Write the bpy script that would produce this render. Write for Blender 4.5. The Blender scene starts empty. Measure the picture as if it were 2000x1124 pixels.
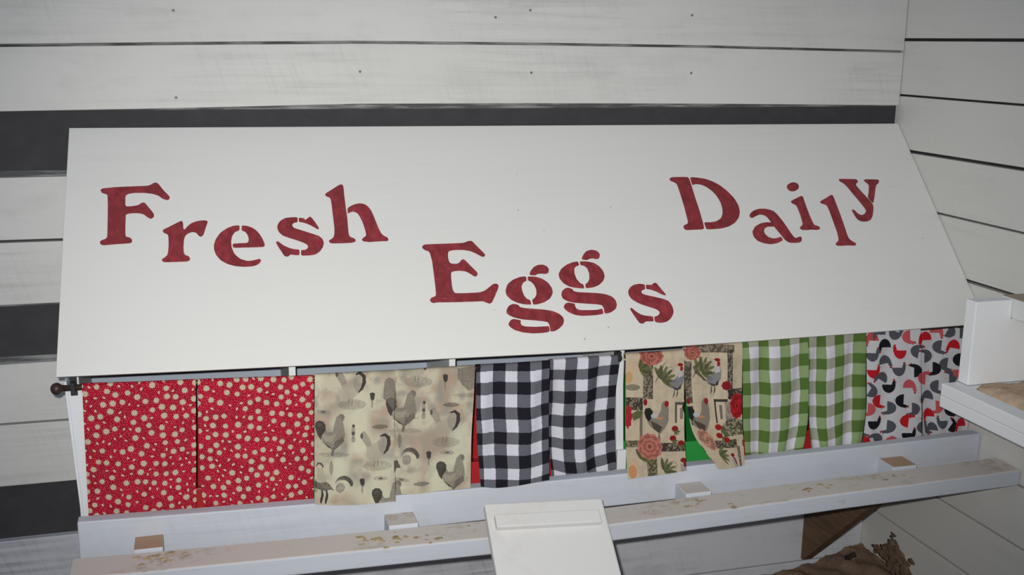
import bpy, bmesh, math, random
import numpy as np
from mathutils import Vector, Matrix

random.seed(7)
SC = bpy.context.scene
COL = SC.collection

# ------------------------------------------------------------------ camera
# world: x to the right along the back wall (corner at x = 0), y into the back wall (its face at y = 0), z up (floor at 0)
cam = bpy.data.cameras.new('camera')
cam.sensor_fit = 'HORIZONTAL'
cam.sensor_width = 36.0
cam.lens = 38.734
cam.clip_start = 0.05
camera = bpy.data.objects.new('camera', cam)
COL.objects.link(camera)
_right = Vector((0.96058225, -0.27772124, 0.01235536))
_up = Vector((0.04904487, 0.21304859, 0.97580987))
_back = Vector((-0.27363542, -0.93673967, 0.2182715))
CAM_POS = Vector((-1.84346, -2.6, 1.5))
camera.matrix_world = Matrix(((_right.x, _up.x, _back.x, CAM_POS.x), (_right.y, _up.y, _back.y, CAM_POS.y),
                              (_right.z, _up.z, _back.z, CAM_POS.z), (0, 0, 0, 1)))
SC.camera = camera

# ------------------------------------------------------------------ light
world = bpy.data.worlds.new('daylight')
SC.world = world
world.use_nodes = True
bg = world.node_tree.nodes['Background']
bg.inputs['Color'].default_value = (0.66, 0.80, 1.0, 1)
bg.inputs['Strength'].default_value = 0.27

flash = bpy.data.lights.new('camera_flash', 'SPOT')          # the camera's own flash, just above the lens
flash.energy = 210
flash.color = (1.0, 0.982, 0.945)
flash.shadow_soft_size = 0.012
flash.spot_size = math.radians(62)
flash.spot_blend = 1.0
flash_ob = bpy.data.objects.new('camera_flash', flash)
COL.objects.link(flash_ob)
flash_ob.matrix_world = (Matrix.Translation(_up * 0.04 - _right * 0.032) @ camera.matrix_world @ Matrix.Rotation(math.radians(0.4), 4, 'Y') @ Matrix.Rotation(math.radians(-1.0), 4, 'X')
                         @ Matrix.Diagonal((1.31, 1.0, 1.0, 1.0)))      # a flash head throws a wide rectangular beam

vs = SC.view_settings
vs.view_transform = 'Standard'
vs.look = 'None'
vs.gamma = 1.0
vs.use_curve_mapping = False
vs.exposure = 0.0

# ------------------------------------------------------------------ measured shapes (metres; lid shapes in lid millimetres)
LETTERS = [["F",[[[-2033.3,163.3],[-2030.0,158.9],[-2003.9,156.2],[-1965.0,155.3],[-1937.6,154.8],[-1929.6,151.3],[-1924.6,147.1],[-1919.6,146.5],[-1914.8,150.4],[-1906.3,165.9],[-1893.9,182.7],[-1892.5,187.7],[-1895.2,192.6],[-1900.2,193.0],[-1907.0,189.8],[-1916.6,180.7],[-1928.2,175.8],[-1945.8,172.7],[-1965.3,172.4],[-1977.0,174.3],[-1982.5,178.6],[-1983.5,183.5],[-1983.7,203.3],[-1981.3,207.1],[-1973.6,207.4],[-1958.1,204.9],[-1953.1,200.7],[-1948.2,197.8],[-1943.4,199.8],[-1934.9,213.7],[-1926.5,227.5],[-1926.1,234.9],[-1930.7,240.1],[-1934.5,240.0],[-1940.3,235.6],[-1946.9,228.7],[-1956.5,225.2],[-1970.0,224.7],[-1981.5,226.7],[-1983.1,230.3],[-1984.2,256.9],[-1984.4,278.5],[-1983.2,283.9],[-1974.7,286.6],[-1971.0,292.3],[-1972.0,298.2],[-1975.8,300.4],[-2005.1,301.4],[-2029.4,303.1],[-2034.1,298.9],[-2035.0,295.3],[-2032.2,290.7],[-2023.8,287.6],[-2020.4,283.0],[-2019.5,255.5],[-2018.7,207.0],[-2019.1,179.9],[-2020.5,174.4],[-2025.2,172.7],[-2031.0,169.6]]]],["r",[[[-1909.8,272.1],[-1908.2,269.0],[-1897.3,262.9],[-1881.5,253.8],[-1872.5,248.7],[-1869.0,249.4],[-1867.4,255.6],[-1867.7,267.8],[-1865.5,271.5],[-1858.3,262.0],[-1850.1,254.5],[-1838.1,250.1],[-1826.2,248.6],[-1817.9,250.1],[-1816.9,253.9],[-1821.0,266.0],[-1826.8,285.3],[-1831.0,290.0],[-1834.9,289.8],[-1838.6,284.8],[-1842.3,279.3],[-1849.1,277.5],[-1858.0,280.3],[-1864.1,286.1],[-1867.3,295.6],[-1869.0,314.8],[-1868.9,329.1],[-1865.9,335.2],[-1859.2,337.8],[-1856.5,343.9],[-1858.1,348.5],[-1862.6,350.7],[-1884.7,350.8],[-1909.5,350.2],[-1913.5,346.3],[-1912.7,342.3],[-1907.2,338.6],[-1902.3,333.4],[-1900.2,325.2],[-1898.7,308.6],[-1898.4,287.1],[-1899.8,282.2],[-1902.7,279.6],[-1907.4,277.5]]]],["e",[[[-1750.8,264.4],[-1763.3,265.1],[-1777.6,270.7],[-1792.1,281.9],[-1802.8,298.5],[-1807.1,312.8],[-1807.1,324.8],[-1803.8,337.0],[-1795.6,350.5],[-1782.5,360.6],[-1767.2,366.9],[-1747.7,370.0],[-1731.9,369.6],[-1723.2,367.5],[-1716.6,363.5],[-1712.9,358.7],[-1712.0,354.9],[-1714.4,351.6],[-1718.8,352.4],[-1730.9,355.4],[-1740.9,355.6],[-1754.4,350.1],[-1765.5,337.6],[-1770.5,321.7],[-1771.1,304.8],[-1767.7,290.3],[-1761.2,280.8],[-1752.0,277.5]],
[[-1746.8,265.3],[-1737.2,266.2],[-1725.4,271.1],[-1717.2,278.4],[-1711.4,287.0],[-1706.1,298.3],[-1702.3,310.8],[-1701.4,317.6],[-1703.3,321.7],[-1720.2,322.1],[-1742.7,321.6],[-1768.1,321.4],[-1768.3,311.0],[-1753.9,310.4],[-1739.0,310.6],[-1735.2,307.6],[-1734.0,300.3],[-1735.7,289.2],[-1740.2,281.6],[-1747.6,277.6]]]],["s",[[[-1626.0,248.2],[-1637.3,247.8],[-1651.9,249.0],[-1662.6,254.9],[-1669.9,264.6],[-1672.3,274.5],[-1669.1,285.8],[-1661.7,294.8],[-1649.9,300.7],[-1632.1,308.4],[-1618.4,315.2],[-1611.7,320.4],[-1610.1,325.4],[-1611.9,330.3],[-1617.0,333.7],[-1626.2,333.8],[-1627.0,347.9],[-1609.1,348.0],[-1596.6,346.4],[-1585.7,338.9],[-1578.4,328.1],[-1575.3,317.2],[-1577.4,307.1],[-1583.9,299.4],[-1595.9,293.9],[-1607.8,288.4],[-1623.7,281.5],[-1635.6,276.5],[-1639.2,270.9],[-1638.8,265.9],[-1634.4,262.3],[-1627.1,261.3]],
[[-1623.6,249.3],[-1611.7,251.8],[-1610.7,256.9],[-1599.9,247.7],[-1596.3,249.4],[-1589.7,261.5],[-1582.8,276.9],[-1582.8,281.2],[-1586.4,281.0],[-1594.1,274.7],[-1604.8,267.2],[-1613.8,263.1],[-1624.5,260.1]],
[[-1677.6,311.3],[-1674.5,308.5],[-1670.1,311.7],[-1661.7,320.6],[-1650.0,327.3],[-1640.2,330.9],[-1629.1,332.6],[-1630.3,346.5],[-1641.4,345.5],[-1649.3,343.6],[-1653.8,348.5],[-1658.9,348.7],[-1663.3,345.6],[-1667.9,335.0],[-1674.8,320.0]]]],["h",[[[-1560.8,190.7],[-1558.3,186.3],[-1544.5,176.8],[-1528.4,165.4],[-1521.6,162.5],[-1518.0,164.9],[-1517.2,172.4],[-1517.9,198.6],[-1518.0,229.7],[-1517.6,255.4],[-1518.9,280.8],[-1519.1,298.4],[-1516.6,304.8],[-1508.6,308.4],[-1505.3,312.8],[-1506.9,317.7],[-1515.1,319.9],[-1536.1,320.2],[-1559.0,319.6],[-1563.8,316.4],[-1564.0,312.0],[-1558.9,308.7],[-1553.7,304.4],[-1550.8,297.1],[-1548.6,279.6],[-1548.7,249.1],[-1548.5,215.8],[-1549.3,202.8],[-1551.3,197.5],[-1557.0,195.2]],
[[-1514.7,228.6],[-1506.5,222.4],[-1495.3,217.6],[-1484.4,215.9],[-1474.0,219.1],[-1467.3,226.3],[-1462.0,236.9],[-1457.0,257.7],[-1451.6,283.6],[-1447.1,299.0],[-1441.5,305.5],[-1434.5,309.6],[-1433.1,315.3],[-1435.7,319.2],[-1445.2,318.7],[-1462.3,319.0],[-1475.1,319.9],[-1489.6,317.3],[-1492.2,312.6],[-1489.0,308.5],[-1482.8,304.5],[-1480.8,300.1],[-1481.9,287.4],[-1484.9,266.9],[-1489.5,251.4],[-1493.8,242.2],[-1501.8,237.5],[-1509.4,239.1],[-1515.2,243.2]]]],["E",[[[-1360.9,338.3],[-1357.2,333.2],[-1351.3,331.6],[-1319.4,331.7],[-1284.9,331.9],[-1264.0,331.6],[-1254.0,327.2],[-1244.7,327.1],[-1239.2,335.9],[-1229.8,349.7],[-1220.6,363.5],[-1220.9,368.2],[-1226.5,371.1],[-1232.8,366.9],[-1243.1,359.2],[-1253.7,353.4],[-1269.3,350.0],[-1287.6,349.1],[-1300.6,351.2],[-1304.2,355.5],[-1306.1,367.3],[-1305.6,379.1],[-1302.4,384.5],[-1288.9,385.9],[-1282.7,382.9],[-1277.0,376.1],[-1271.7,374.2],[-1267.2,379.2],[-1256.2,396.0],[-1246.5,409.5],[-1246.2,416.1],[-1251.1,420.7],[-1255.5,419.5],[-1261.5,413.9],[-1271.6,406.1],[-1287.1,403.5],[-1299.8,404.6],[-1305.5,407.7],[-1306.9,416.7],[-1308.4,434.6],[-1308.8,451.1],[-1306.2,458.9],[-1300.9,461.0],[-1269.4,461.8],[-1248.9,461.5],[-1236.9,457.8],[-1223.8,448.3],[-1214.6,441.6],[-1206.5,441.6],[-1203.3,446.9],[-1206.8,455.7],[-1216.8,473.1],[-1226.4,489.0],[-1232.5,491.2],[-1239.8,487.4],[-1246.0,484.0],[-1273.1,483.6],[-1308.8,482.7],[-1348.6,480.8],[-1355.5,482.4],[-1361.6,479.0],[-1363.1,474.4],[-1358.9,468.4],[-1349.7,465.7],[-1347.3,460.3],[-1345.8,440.1],[-1344.6,409.5],[-1343.4,378.5],[-1344.9,357.5],[-1347.2,350.0],[-1353.6,347.3],[-1358.7,343.7]]]],["g",[[[-1136.3,426.4],[-1150.5,427.2],[-1168.0,433.3],[-1182.7,444.2],[-1190.1,459.3],[-1190.2,472.1],[-1182.1,484.1],[-1167.7,493.3],[-1152.4,497.8],[-1137.7,499.5],[-1138.8,487.4],[-1145.2,484.5],[-1150.4,475.7],[-1152.3,461.4],[-1151.5,451.1],[-1144.9,441.1],[-1136.6,437.7]],
[[-1132.8,426.9],[-1115.5,428.3],[-1100.2,434.4],[-1088.2,445.6],[-1081.8,460.3],[-1082.6,473.2],[-1092.0,486.9],[-1107.8,495.5],[-1122.5,499.2],[-1133.8,499.7],[-1134.2,487.5],[-1126.2,482.3],[-1120.9,473.6],[-1119.1,460.8],[-1121.9,448.9],[-1127.3,440.8],[-1133.7,437.3]],
[[-1128.1,423.2],[-1123.1,413.4],[-1114.1,403.3],[-1102.3,397.8],[-1090.4,397.9],[-1081.9,402.9],[-1079.1,410.4],[-1081.7,419.6],[-1088.3,422.7],[-1098.7,421.3],[-1108.2,421.4],[-1113.7,425.3]],
[[-1198.5,517.2],[-1196.0,507.3],[-1189.4,498.9],[-1180.7,495.1],[-1172.8,496.1],[-1167.0,499.5],[-1165.6,504.1],[-1154.2,507.4],[-1131.8,510.8],[-1109.2,514.0],[-1091.6,518.9],[-1079.1,526.1],[-1071.7,535.4],[-1071.3,544.3],[-1075.7,554.1],[-1086.9,563.4],[-1097.3,568.4],[-1107.9,569.5],[-1106.8,553.3],[-1108.7,545.6],[-1119.6,542.4],[-1141.9,538.4],[-1164.2,535.2],[-1181.4,529.6],[-1191.8,523.9]],
[[-1197.9,542.3],[-1192.7,535.1],[-1185.4,532.3],[-1169.1,537.2],[-1171.4,542.8],[-1170.3,549.1],[-1163.0,552.8],[-1140.6,555.3],[-1117.7,555.6],[-1108.4,555.2],[-1109.4,569.3],[-1125.5,571.2],[-1148.3,570.9],[-1170.3,566.9],[-1187.2,560.3],[-1195.9,552.3],[-1199.2,545.9]]]],["g",[[[-1005.9,393.6],[-1018.3,394.9],[-1035.0,400.9],[-1050.4,411.6],[-1059.2,424.4],[-1058.9,436.4],[-1052.8,448.7],[-1040.8,458.4],[-1026.5,462.6],[-1005.9,465.7],[-1006.3,454.9],[-1013.1,450.9],[-1019.3,439.8],[-1021.0,425.2],[-1018.7,412.0],[-1013.1,406.2],[-1004.9,404.2]],
[[-1001.5,393.8],[-985.1,394.6],[-968.4,399.2],[-957.3,409.1],[-950.5,422.9],[-950.3,436.3],[-956.4,448.1],[-968.7,458.2],[-983.0,463.4],[-1002.1,465.4],[-1002.0,455.1],[-994.2,449.6],[-988.1,440.3],[-986.0,425.9],[-987.2,413.6],[-993.2,406.0],[-1001.5,403.6]],
[[-996.0,388.7],[-990.3,377.9],[-980.1,367.2],[-967.0,363.6],[-955.3,366.4],[-949.1,373.7],[-949.1,381.1],[-953.6,388.3],[-959.5,389.8],[-967.9,387.1],[-976.9,387.7],[-982.5,391.1]],
[[-1064.0,478.9],[-1060.5,469.7],[-1052.6,463.0],[-1044.6,461.1],[-1034.7,465.2],[-1032.8,471.3],[-1020.5,474.8],[-999.2,476.8],[-977.9,479.2],[-959.1,483.2],[-945.3,490.2],[-939.0,500.6],[-938.6,512.4],[-944.3,522.7],[-957.0,530.1],[-964.0,532.0],[-972.8,532.6],[-971.7,518.6],[-974.3,510.7],[-984.5,507.9],[-1001.4,505.7],[-1020.3,503.2],[-1039.1,500.4],[-1053.1,495.5],[-1062.3,488.4]],
[[-1065.1,509.3],[-1059.9,502.2],[-1052.8,499.1],[-1036.5,503.4],[-1038.3,508.6],[-1036.1,516.2],[-1028.4,520.2],[-1009.3,521.6],[-990.0,522.2],[-975.2,519.6],[-975.6,533.1],[-990.7,534.9],[-1012.4,535.2],[-1027.4,534.9],[-1043.7,531.1],[-1056.0,523.8],[-1062.9,516.4]]]],["s",[[[-858.7,462.5],[-873.6,460.7],[-885.3,462.4],[-895.7,468.4],[-903.1,477.6],[-904.6,488.3],[-900.0,499.3],[-890.0,508.3],[-876.5,516.2],[-860.4,523.2],[-847.3,528.7],[-840.4,536.3],[-843.0,542.0],[-849.8,546.8],[-857.4,547.7],[-858.8,561.7],[-844.5,564.8],[-830.7,562.9],[-818.6,555.4],[-809.5,544.2],[-806.3,534.9],[-806.5,522.9],[-811.1,510.7],[-821.7,504.0],[-834.2,500.1],[-848.7,495.2],[-865.4,490.1],[-872.0,485.4],[-871.5,480.6],[-867.0,477.3],[-860.6,475.9]],
[[-856.4,463.8],[-842.2,465.8],[-837.2,461.2],[-830.5,459.9],[-828.1,463.7],[-821.5,477.5],[-813.3,493.7],[-817.0,494.7],[-825.0,490.6],[-836.4,482.7],[-848.5,477.1],[-857.8,475.4]],
[[-910.5,523.6],[-905.6,522.0],[-898.0,531.5],[-889.0,539.6],[-879.1,544.0],[-859.9,546.9],[-861.5,560.1],[-874.0,558.8],[-881.8,559.0],[-886.2,563.2],[-892.9,563.4],[-896.6,560.9],[-900.8,551.2],[-906.8,535.6]]]],["D",[[[-718.6,170.0],[-713.5,165.2],[-705.6,164.2],[-666.1,164.8],[-665.2,181.4],[-665.6,225.6],[-664.8,269.2],[-666.3,319.9],[-692.1,319.5],[-713.7,320.0],[-719.2,317.0],[-719.8,309.9],[-716.0,305.3],[-707.8,302.8],[-704.2,297.5],[-703.4,286.9],[-701.7,253.5],[-701.7,222.0],[-702.0,195.2],[-703.3,184.0],[-709.6,178.9],[-717.3,175.0]],
[[-662.5,165.3],[-644.6,167.1],[-623.6,171.4],[-607.8,178.5],[-589.3,191.5],[-572.9,211.4],[-561.4,232.7],[-556.6,253.7],[-558.6,273.1],[-566.6,289.7],[-580.8,303.6],[-599.2,313.6],[-620.4,318.7],[-642.6,320.1],[-662.7,320.0],[-662.5,299.2],[-647.7,300.5],[-629.6,298.1],[-615.2,290.3],[-606.2,276.2],[-602.4,261.8],[-601.8,244.8],[-605.9,225.1],[-614.4,208.9],[-626.3,196.2],[-637.6,189.1],[-652.2,186.2],[-662.6,190.1]]]],["a",[[[-535.7,283.7],[-531.7,277.7],[-519.1,269.7],[-504.3,265.8],[-488.6,265.9],[-474.1,270.1],[-466.3,274.5],[-459.6,285.3],[-450.7,306.3],[-444.8,325.9],[-440.7,340.5],[-436.5,351.5],[-432.1,355.2],[-424.2,352.0],[-417.1,351.1],[-416.1,355.9],[-419.8,364.1],[-425.2,367.9],[-436.7,368.8],[-450.0,368.2],[-457.8,364.8],[-464.3,357.4],[-470.3,341.6],[-478.1,324.5],[-483.8,307.4],[-489.1,292.7],[-495.7,285.2],[-507.1,282.3],[-519.7,286.7],[-529.1,291.6],[-534.6,291.4],[-536.6,287.2]],
[[-482.9,307.5],[-494.7,305.8],[-513.4,308.2],[-531.9,317.5],[-543.4,331.4],[-544.1,345.6],[-538.0,357.7],[-525.0,365.3],[-506.4,369.7],[-487.9,367.5],[-468.8,360.0],[-471.7,348.7],[-480.8,352.6],[-494.6,353.7],[-506.2,348.4],[-512.0,338.7],[-511.5,330.3],[-505.6,322.2],[-496.5,318.5],[-479.0,319.7]]]],["i",[[[-407.1,202.6],[-401.1,195.2],[-390.0,189.7],[-380.3,188.7],[-372.6,193.5],[-371.0,201.1],[-376.3,209.8],[-387.2,215.8],[-396.8,216.8],[-404.7,212.8]],
[[-410.6,247.6],[-405.9,244.0],[-389.7,237.1],[-374.9,230.8],[-371.3,233.9],[-371.7,245.2],[-372.1,270.0],[-371.8,292.3],[-370.5,311.9],[-368.5,319.3],[-360.3,322.1],[-355.7,327.1],[-358.7,332.6],[-367.9,333.9],[-381.0,332.1],[-395.1,333.3],[-408.3,331.7],[-412.4,327.2],[-408.5,322.5],[-401.3,318.0],[-398.8,310.8],[-397.5,293.7],[-397.4,276.5],[-398.1,261.7],[-401.0,256.6],[-407.0,253.9]]]],["l",[[[-329.0,251.6],[-323.3,246.8],[-309.5,240.9],[-292.0,231.4],[-286.2,231.6],[-284.9,238.0],[-285.1,258.1],[-285.2,290.6],[-286.2,325.1],[-287.9,351.8],[-287.3,362.8],[-281.9,370.3],[-272.7,376.7],[-273.4,381.5],[-279.1,384.4],[-295.7,382.4],[-314.3,382.8],[-327.7,381.9],[-330.1,377.0],[-325.4,372.4],[-319.5,368.6],[-315.7,361.5],[-312.9,341.1],[-312.5,314.2],[-312.0,287.1],[-312.3,268.4],[-314.3,260.9],[-320.3,258.2],[-327.5,255.4]]]],["y",[[[-251.6,185.3],[-248.0,182.1],[-229.1,182.8],[-200.6,184.1],[-196.6,189.4],[-200.2,195.8],[-205.9,198.2],[-207.1,204.6],[-202.6,215.1],[-194.6,232.0],[-185.1,251.4],[-180.5,264.2],[-185.0,279.2],[-195.0,298.9],[-205.6,311.0],[-218.9,314.9],[-230.6,314.5],[-240.6,309.6],[-245.0,299.5],[-246.7,288.2],[-248.2,279.5],[-243.6,276.6],[-239.3,281.0],[-233.6,291.2],[-224.5,295.3],[-214.5,290.7],[-207.2,282.2],[-208.4,274.6],[-215.4,255.4],[-225.4,231.0],[-233.9,209.0],[-241.1,195.9],[-248.7,190.6]],
[[-179.3,188.6],[-174.5,185.4],[-155.2,185.9],[-136.2,187.2],[-134.6,192.4],[-139.5,198.8],[-148.2,204.3],[-155.3,216.5],[-166.5,239.2],[-178.8,261.7],[-187.7,242.4],[-177.4,223.5],[-170.1,205.7],[-171.2,199.2],[-176.5,193.9]]]]]
LID_OUTLINE = [[-2097.7,-5.7],[-2099.2,43.4],[-2107.2,299.7],[-2115.0,599.6],[-1887.6,605.3],[-1637.7,610.8],[-1317.2,617.7],[-971.5,624.6],[-660.4,625.6],[-325.8,624.0],[0.6,621.5]]
LINE_A = [[-2.222,1.4777],[-1.8572,1.4861],[-1.4606,1.4935],[-1.0273,1.4943],[-0.5516,1.4927],[-0.0026,1.4858]]
LINE_B = [[-2.2333,1.3392],[-1.8645,1.3446],[-1.4631,1.3529],[-1.0247,1.3527],[-0.5433,1.3498],[-0.0007,1.3439]]
LEVELS = [1.1976,1.0541,0.9141,0.7757,0.6336,0.4871,0.3492]
LOWLINE = [[-0.2384,0.0347],[-0.1003,0.0351]]
LIP_TOP = [[-2.0934,0.5728],[-1.8628,0.5661],[-1.6492,0.5612],[-1.4568,0.5609],[-1.2092,0.558],[-0.9711,0.5569],[-0.7942,0.5593],[-0.6483,0.5602],[-0.3157,0.5631],[-0.0085,0.5672]]
PERCH_TOP = [[-2.0998,0.5272],[-1.9824,0.5231],[-1.6654,0.5175],[-1.3029,0.5121],[-1.0391,0.51],[-0.9097,0.5114],[-0.7025,0.5154],[-0.4751,0.5209],[-0.2409,0.5241],[-0.0018,0.5283]]
CURTAINS = [["L",[[-2.0694,-0.405,0.8396],[-2.0717,-0.405,0.7359],[-2.0737,-0.405,0.6505],[-2.0756,-0.405,0.5659]],
[[-1.8574,-0.405,0.832],[-1.862,-0.405,0.7169],[-1.8668,-0.405,0.6183],[-1.8686,-0.405,0.5604]],
[[-2.0694,-0.405,0.8396],[-1.9659,-0.405,0.8349],[-1.8574,-0.405,0.832]],
[[-2.0756,-0.405,0.5659],[-2.0211,-0.405,0.5586],[-1.9429,-0.405,0.5542],[-1.8686,-0.405,0.5604]]],["R",[[-1.8535,-0.405,0.8317],[-1.8571,-0.405,0.7165],[-1.8578,-0.405,0.6174],[-1.8554,-0.405,0.5612]],
[[-1.624,-0.405,0.8232],[-1.6274,-0.405,0.6957],[-1.6295,-0.405,0.6166],[-1.6315,-0.405,0.5433]],
[[-1.8535,-0.405,0.8317],[-1.7399,-0.405,0.8275],[-1.624,-0.405,0.8232]],
[[-1.8554,-0.405,0.5612],[-1.7813,-0.405,0.5507],[-1.7086,-0.405,0.5483],[-1.6315,-0.405,0.5433]]],["T1",[[-1.6222,-0.408,0.8262],[-1.6276,-0.4262,0.7366],[-1.6324,-0.4512,0.6574],[-1.6344,-0.456,0.563]],
[[-1.4544,-0.408,0.8227],[-1.4611,-0.4221,0.7435],[-1.4666,-0.4526,0.6417],[-1.466,-0.456,0.5514]],
[[-1.6222,-0.408,0.8262],[-1.5434,-0.408,0.8248],[-1.4544,-0.408,0.8227]],
[[-1.6344,-0.456,0.563],[-1.5872,-0.456,0.5555],[-1.5448,-0.456,0.552],[-1.466,-0.456,0.5514]]],["T2",[[-1.4539,-0.405,0.8218],[-1.4597,-0.4205,0.7428],[-1.4664,-0.4513,0.6411],[-1.4642,-0.453,0.5661]],
[[-1.2822,-0.405,0.8207],[-1.2873,-0.4173,0.7505],[-1.2995,-0.4449,0.6688],[-1.3033,-0.453,0.5629]],
[[-1.4539,-0.405,0.8218],[-1.3695,-0.405,0.8213],[-1.2822,-0.405,0.8207]],
[[-1.4642,-0.453,0.5661],[-1.4249,-0.453,0.5607],[-1.3695,-0.453,0.564],[-1.3033,-0.453,0.5629]]],["B1",[[-1.2796,-0.408,0.8226],[-1.2833,-0.4145,0.7722],[-1.2892,-0.4441,0.6791],[-1.2809,-0.454,0.5644]],
[[-1.115,-0.408,0.8202],[-1.1207,-0.4235,0.739],[-1.1275,-0.4496,0.6547],[-1.1258,-0.454,0.5637]],
[[-1.2796,-0.408,0.8226],[-1.201,-0.408,0.8204],[-1.115,-0.408,0.8202]],
[[-1.2809,-0.454,0.5644],[-1.2511,-0.454,0.5566],[-1.1993,-0.454,0.557],[-1.1258,-0.454,0.5637]]],["B2",[[-1.1129,-0.405,0.8215],[-1.1151,-0.405,0.7562],[-1.1129,-0.405,0.6491],[-1.1048,-0.405,0.5504]],
[[-0.9489,-0.405,0.8207],[-0.9572,-0.405,0.7439],[-0.9579,-0.405,0.6595],[-0.9505,-0.405,0.5545]],
[[-1.1129,-0.405,0.8215],[-1.0359,-0.405,0.822],[-0.9489,-0.405,0.8207]],
[[-1.1048,-0.405,0.5504],[-1.0647,-0.405,0.5438],[-1.0034,-0.405,0.5437],[-0.9505,-0.405,0.5545]]],["C1",[[-0.938,-0.408,0.8243],[-0.9414,-0.4244,0.7368],[-0.9501,-0.4513,0.651],[-0.9424,-0.457,0.5472]],
[[-0.7942,-0.408,0.8241],[-0.8001,-0.4247,0.7379],[-0.8088,-0.4543,0.6393],[-0.7993,-0.457,0.5535]],
[[-0.938,-0.408,0.8243],[-0.8666,-0.408,0.823],[-0.7942,-0.408,0.8241]],
[[-0.9424,-0.457,0.5472],[-0.9006,-0.457,0.549],[-0.8508,-0.457,0.55],[-0.7993,-0.457,0.5535]]],["C2",[[-0.793,-0.405,0.828],[-0.7996,-0.4238,0.7376],[-0.7883,-0.4538,0.6372],[-0.7181,-0.456,0.5486]],
[[-0.6499,-0.405,0.8331],[-0.6564,-0.4279,0.7277],[-0.6625,-0.4516,0.6498],[-0.652,-0.456,0.5521]],
[[-0.793,-0.405,0.828],[-0.7271,-0.405,0.8309],[-0.6499,-0.405,0.8331]],
[[-0.7181,-0.456,0.5486],[-0.6998,-0.456,0.5468],[-0.6766,-0.456,0.5482],[-0.652,-0.456,0.5521]]],["G1",[[-0.6512,-0.405,0.8332],[-0.6428,-0.4055,0.7197],[-0.6361,-0.406,0.6316],[-0.6243,-0.406,0.5518]],
[[-0.4806,-0.405,0.8371],[-0.4705,-0.4056,0.7063],[-0.465,-0.406,0.6166],[-0.4751,-0.406,0.553]],
[[-0.6512,-0.405,0.8332],[-0.5713,-0.405,0.8354],[-0.4806,-0.405,0.8371]],
[[-0.6243,-0.406,0.5518],[-0.5784,-0.406,0.5486],[-0.5243,-0.406,0.5512],[-0.4751,-0.406,0.553]]],["G2",[[-0.482,-0.405,0.8371],[-0.4705,-0.4056,0.7063],[-0.4608,-0.406,0.6163],[-0.4484,-0.406,0.5478]],
[[-0.326,-0.405,0.8399],[-0.3176,-0.4054,0.7329],[-0.308,-0.4059,0.642],[-0.3142,-0.406,0.5562]],
[[-0.482,-0.405,0.8371],[-0.4101,-0.405,0.8388],[-0.326,-0.405,0.8399]],
[[-0.4484,-0.406,0.5478],[-0.4135,-0.406,0.5471],[-0.3578,-0.406,0.5523],[-0.3142,-0.406,0.5562]]],["K1",[[-0.3246,-0.405,0.8398],[-0.3154,-0.4064,0.733],[-0.3064,-0.4078,0.6425],[-0.3115,-0.408,0.5593]],
[[-0.175,-0.405,0.8433],[-0.163,-0.4066,0.7219],[-0.1495,-0.4079,0.6295],[-0.1415,-0.408,0.5556]],
[[-0.3246,-0.405,0.8398],[-0.2575,-0.405,0.842],[-0.175,-0.405,0.8433]],
[[-0.3115,-0.408,0.5593],[-0.2596,-0.408,0.5558],[-0.2017,-0.408,0.5558],[-0.1415,-0.408,0.5556]]],["K2",[[-0.1698,-0.4,0.8417],[-0.1565,-0.4,0.7194],[-0.1419,-0.4,0.6262],[-0.1253,-0.4,0.5553]],
[[-0.0119,-0.4,0.8439],[-0.0074,-0.4,0.7217],[-0.0051,-0.4,0.6417],[-0.0042,-0.4,0.5593]],
[[-0.1698,-0.4,0.8417],[-0.096,-0.4,0.8437],[-0.0119,-0.4,0.8439]],
[[-0.1253,-0.4,0.5553],[-0.0925,-0.4,0.555],[-0.0477,-0.4,0.5564],[-0.0042,-0.4,0.5593]]]]
NAILS = [[-1.866, 1.557], [-1.87, 1.368], [-1.047, 1.573], [-1.042, 1.426], [-0.619, 1.427], [-1.133, 1.555], [-1.458, 1.427], [-0.624, 1.569]]
PRINT_GAIN = 0.86

# ------------------------------------------------------------------ helpers
def lin(c):
    return tuple((v / 255 / 12.92) if v / 255 <= 0.04045 else ((v / 255 + 0.055) / 1.055) ** 2.4 for v in c)

def link(ob, parent=None):
    COL.objects.link(ob)
    if parent is not None:
        ob.parent = parent
        loc = Vector((0, 0, 0))
        q = parent
        while q is not None:
            loc += q.location
            q = q.parent
        ob.location = -loc if ob.type != 'EMPTY' else ob.location
    return ob

def tag(ob, label=None, cat=None, group=None, kind=None):
    if label: ob['label'] = label
    if cat: ob['category'] = cat
    if group: ob['group'] = group
    if kind: ob['kind'] = kind
    return ob

def empty(name, loc, label, cat, group=None):
    o = bpy.data.objects.new(name, None)
    o.empty_display_size = 0.05
    o.location = loc
    COL.objects.link(o)
    return tag(o, label, cat, group)

def obj(name, bm, mat, parent=None, bevel=0.0, smooth=False, label=None):
    bmesh.ops.recalc_face_normals(bm, faces=bm.faces)
    me = bpy.data.meshes.new(name)
    bm.to_mesh(me)
    bm.free()
    me.materials.append(mat)
    if smooth:
        me.polygons.foreach_set('use_smooth', [True] * len(me.polygons))
    ob = bpy.data.objects.new(name, me)
    link(ob, parent)
    if bevel:
        m = ob.modifiers.new('bevel', 'BEVEL')
        m.width = bevel
        m.segments = 2
        m.limit_method = 'ANGLE'
        m.angle_limit = math.radians(40)
    if label: ob['label'] = label
    return ob

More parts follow.
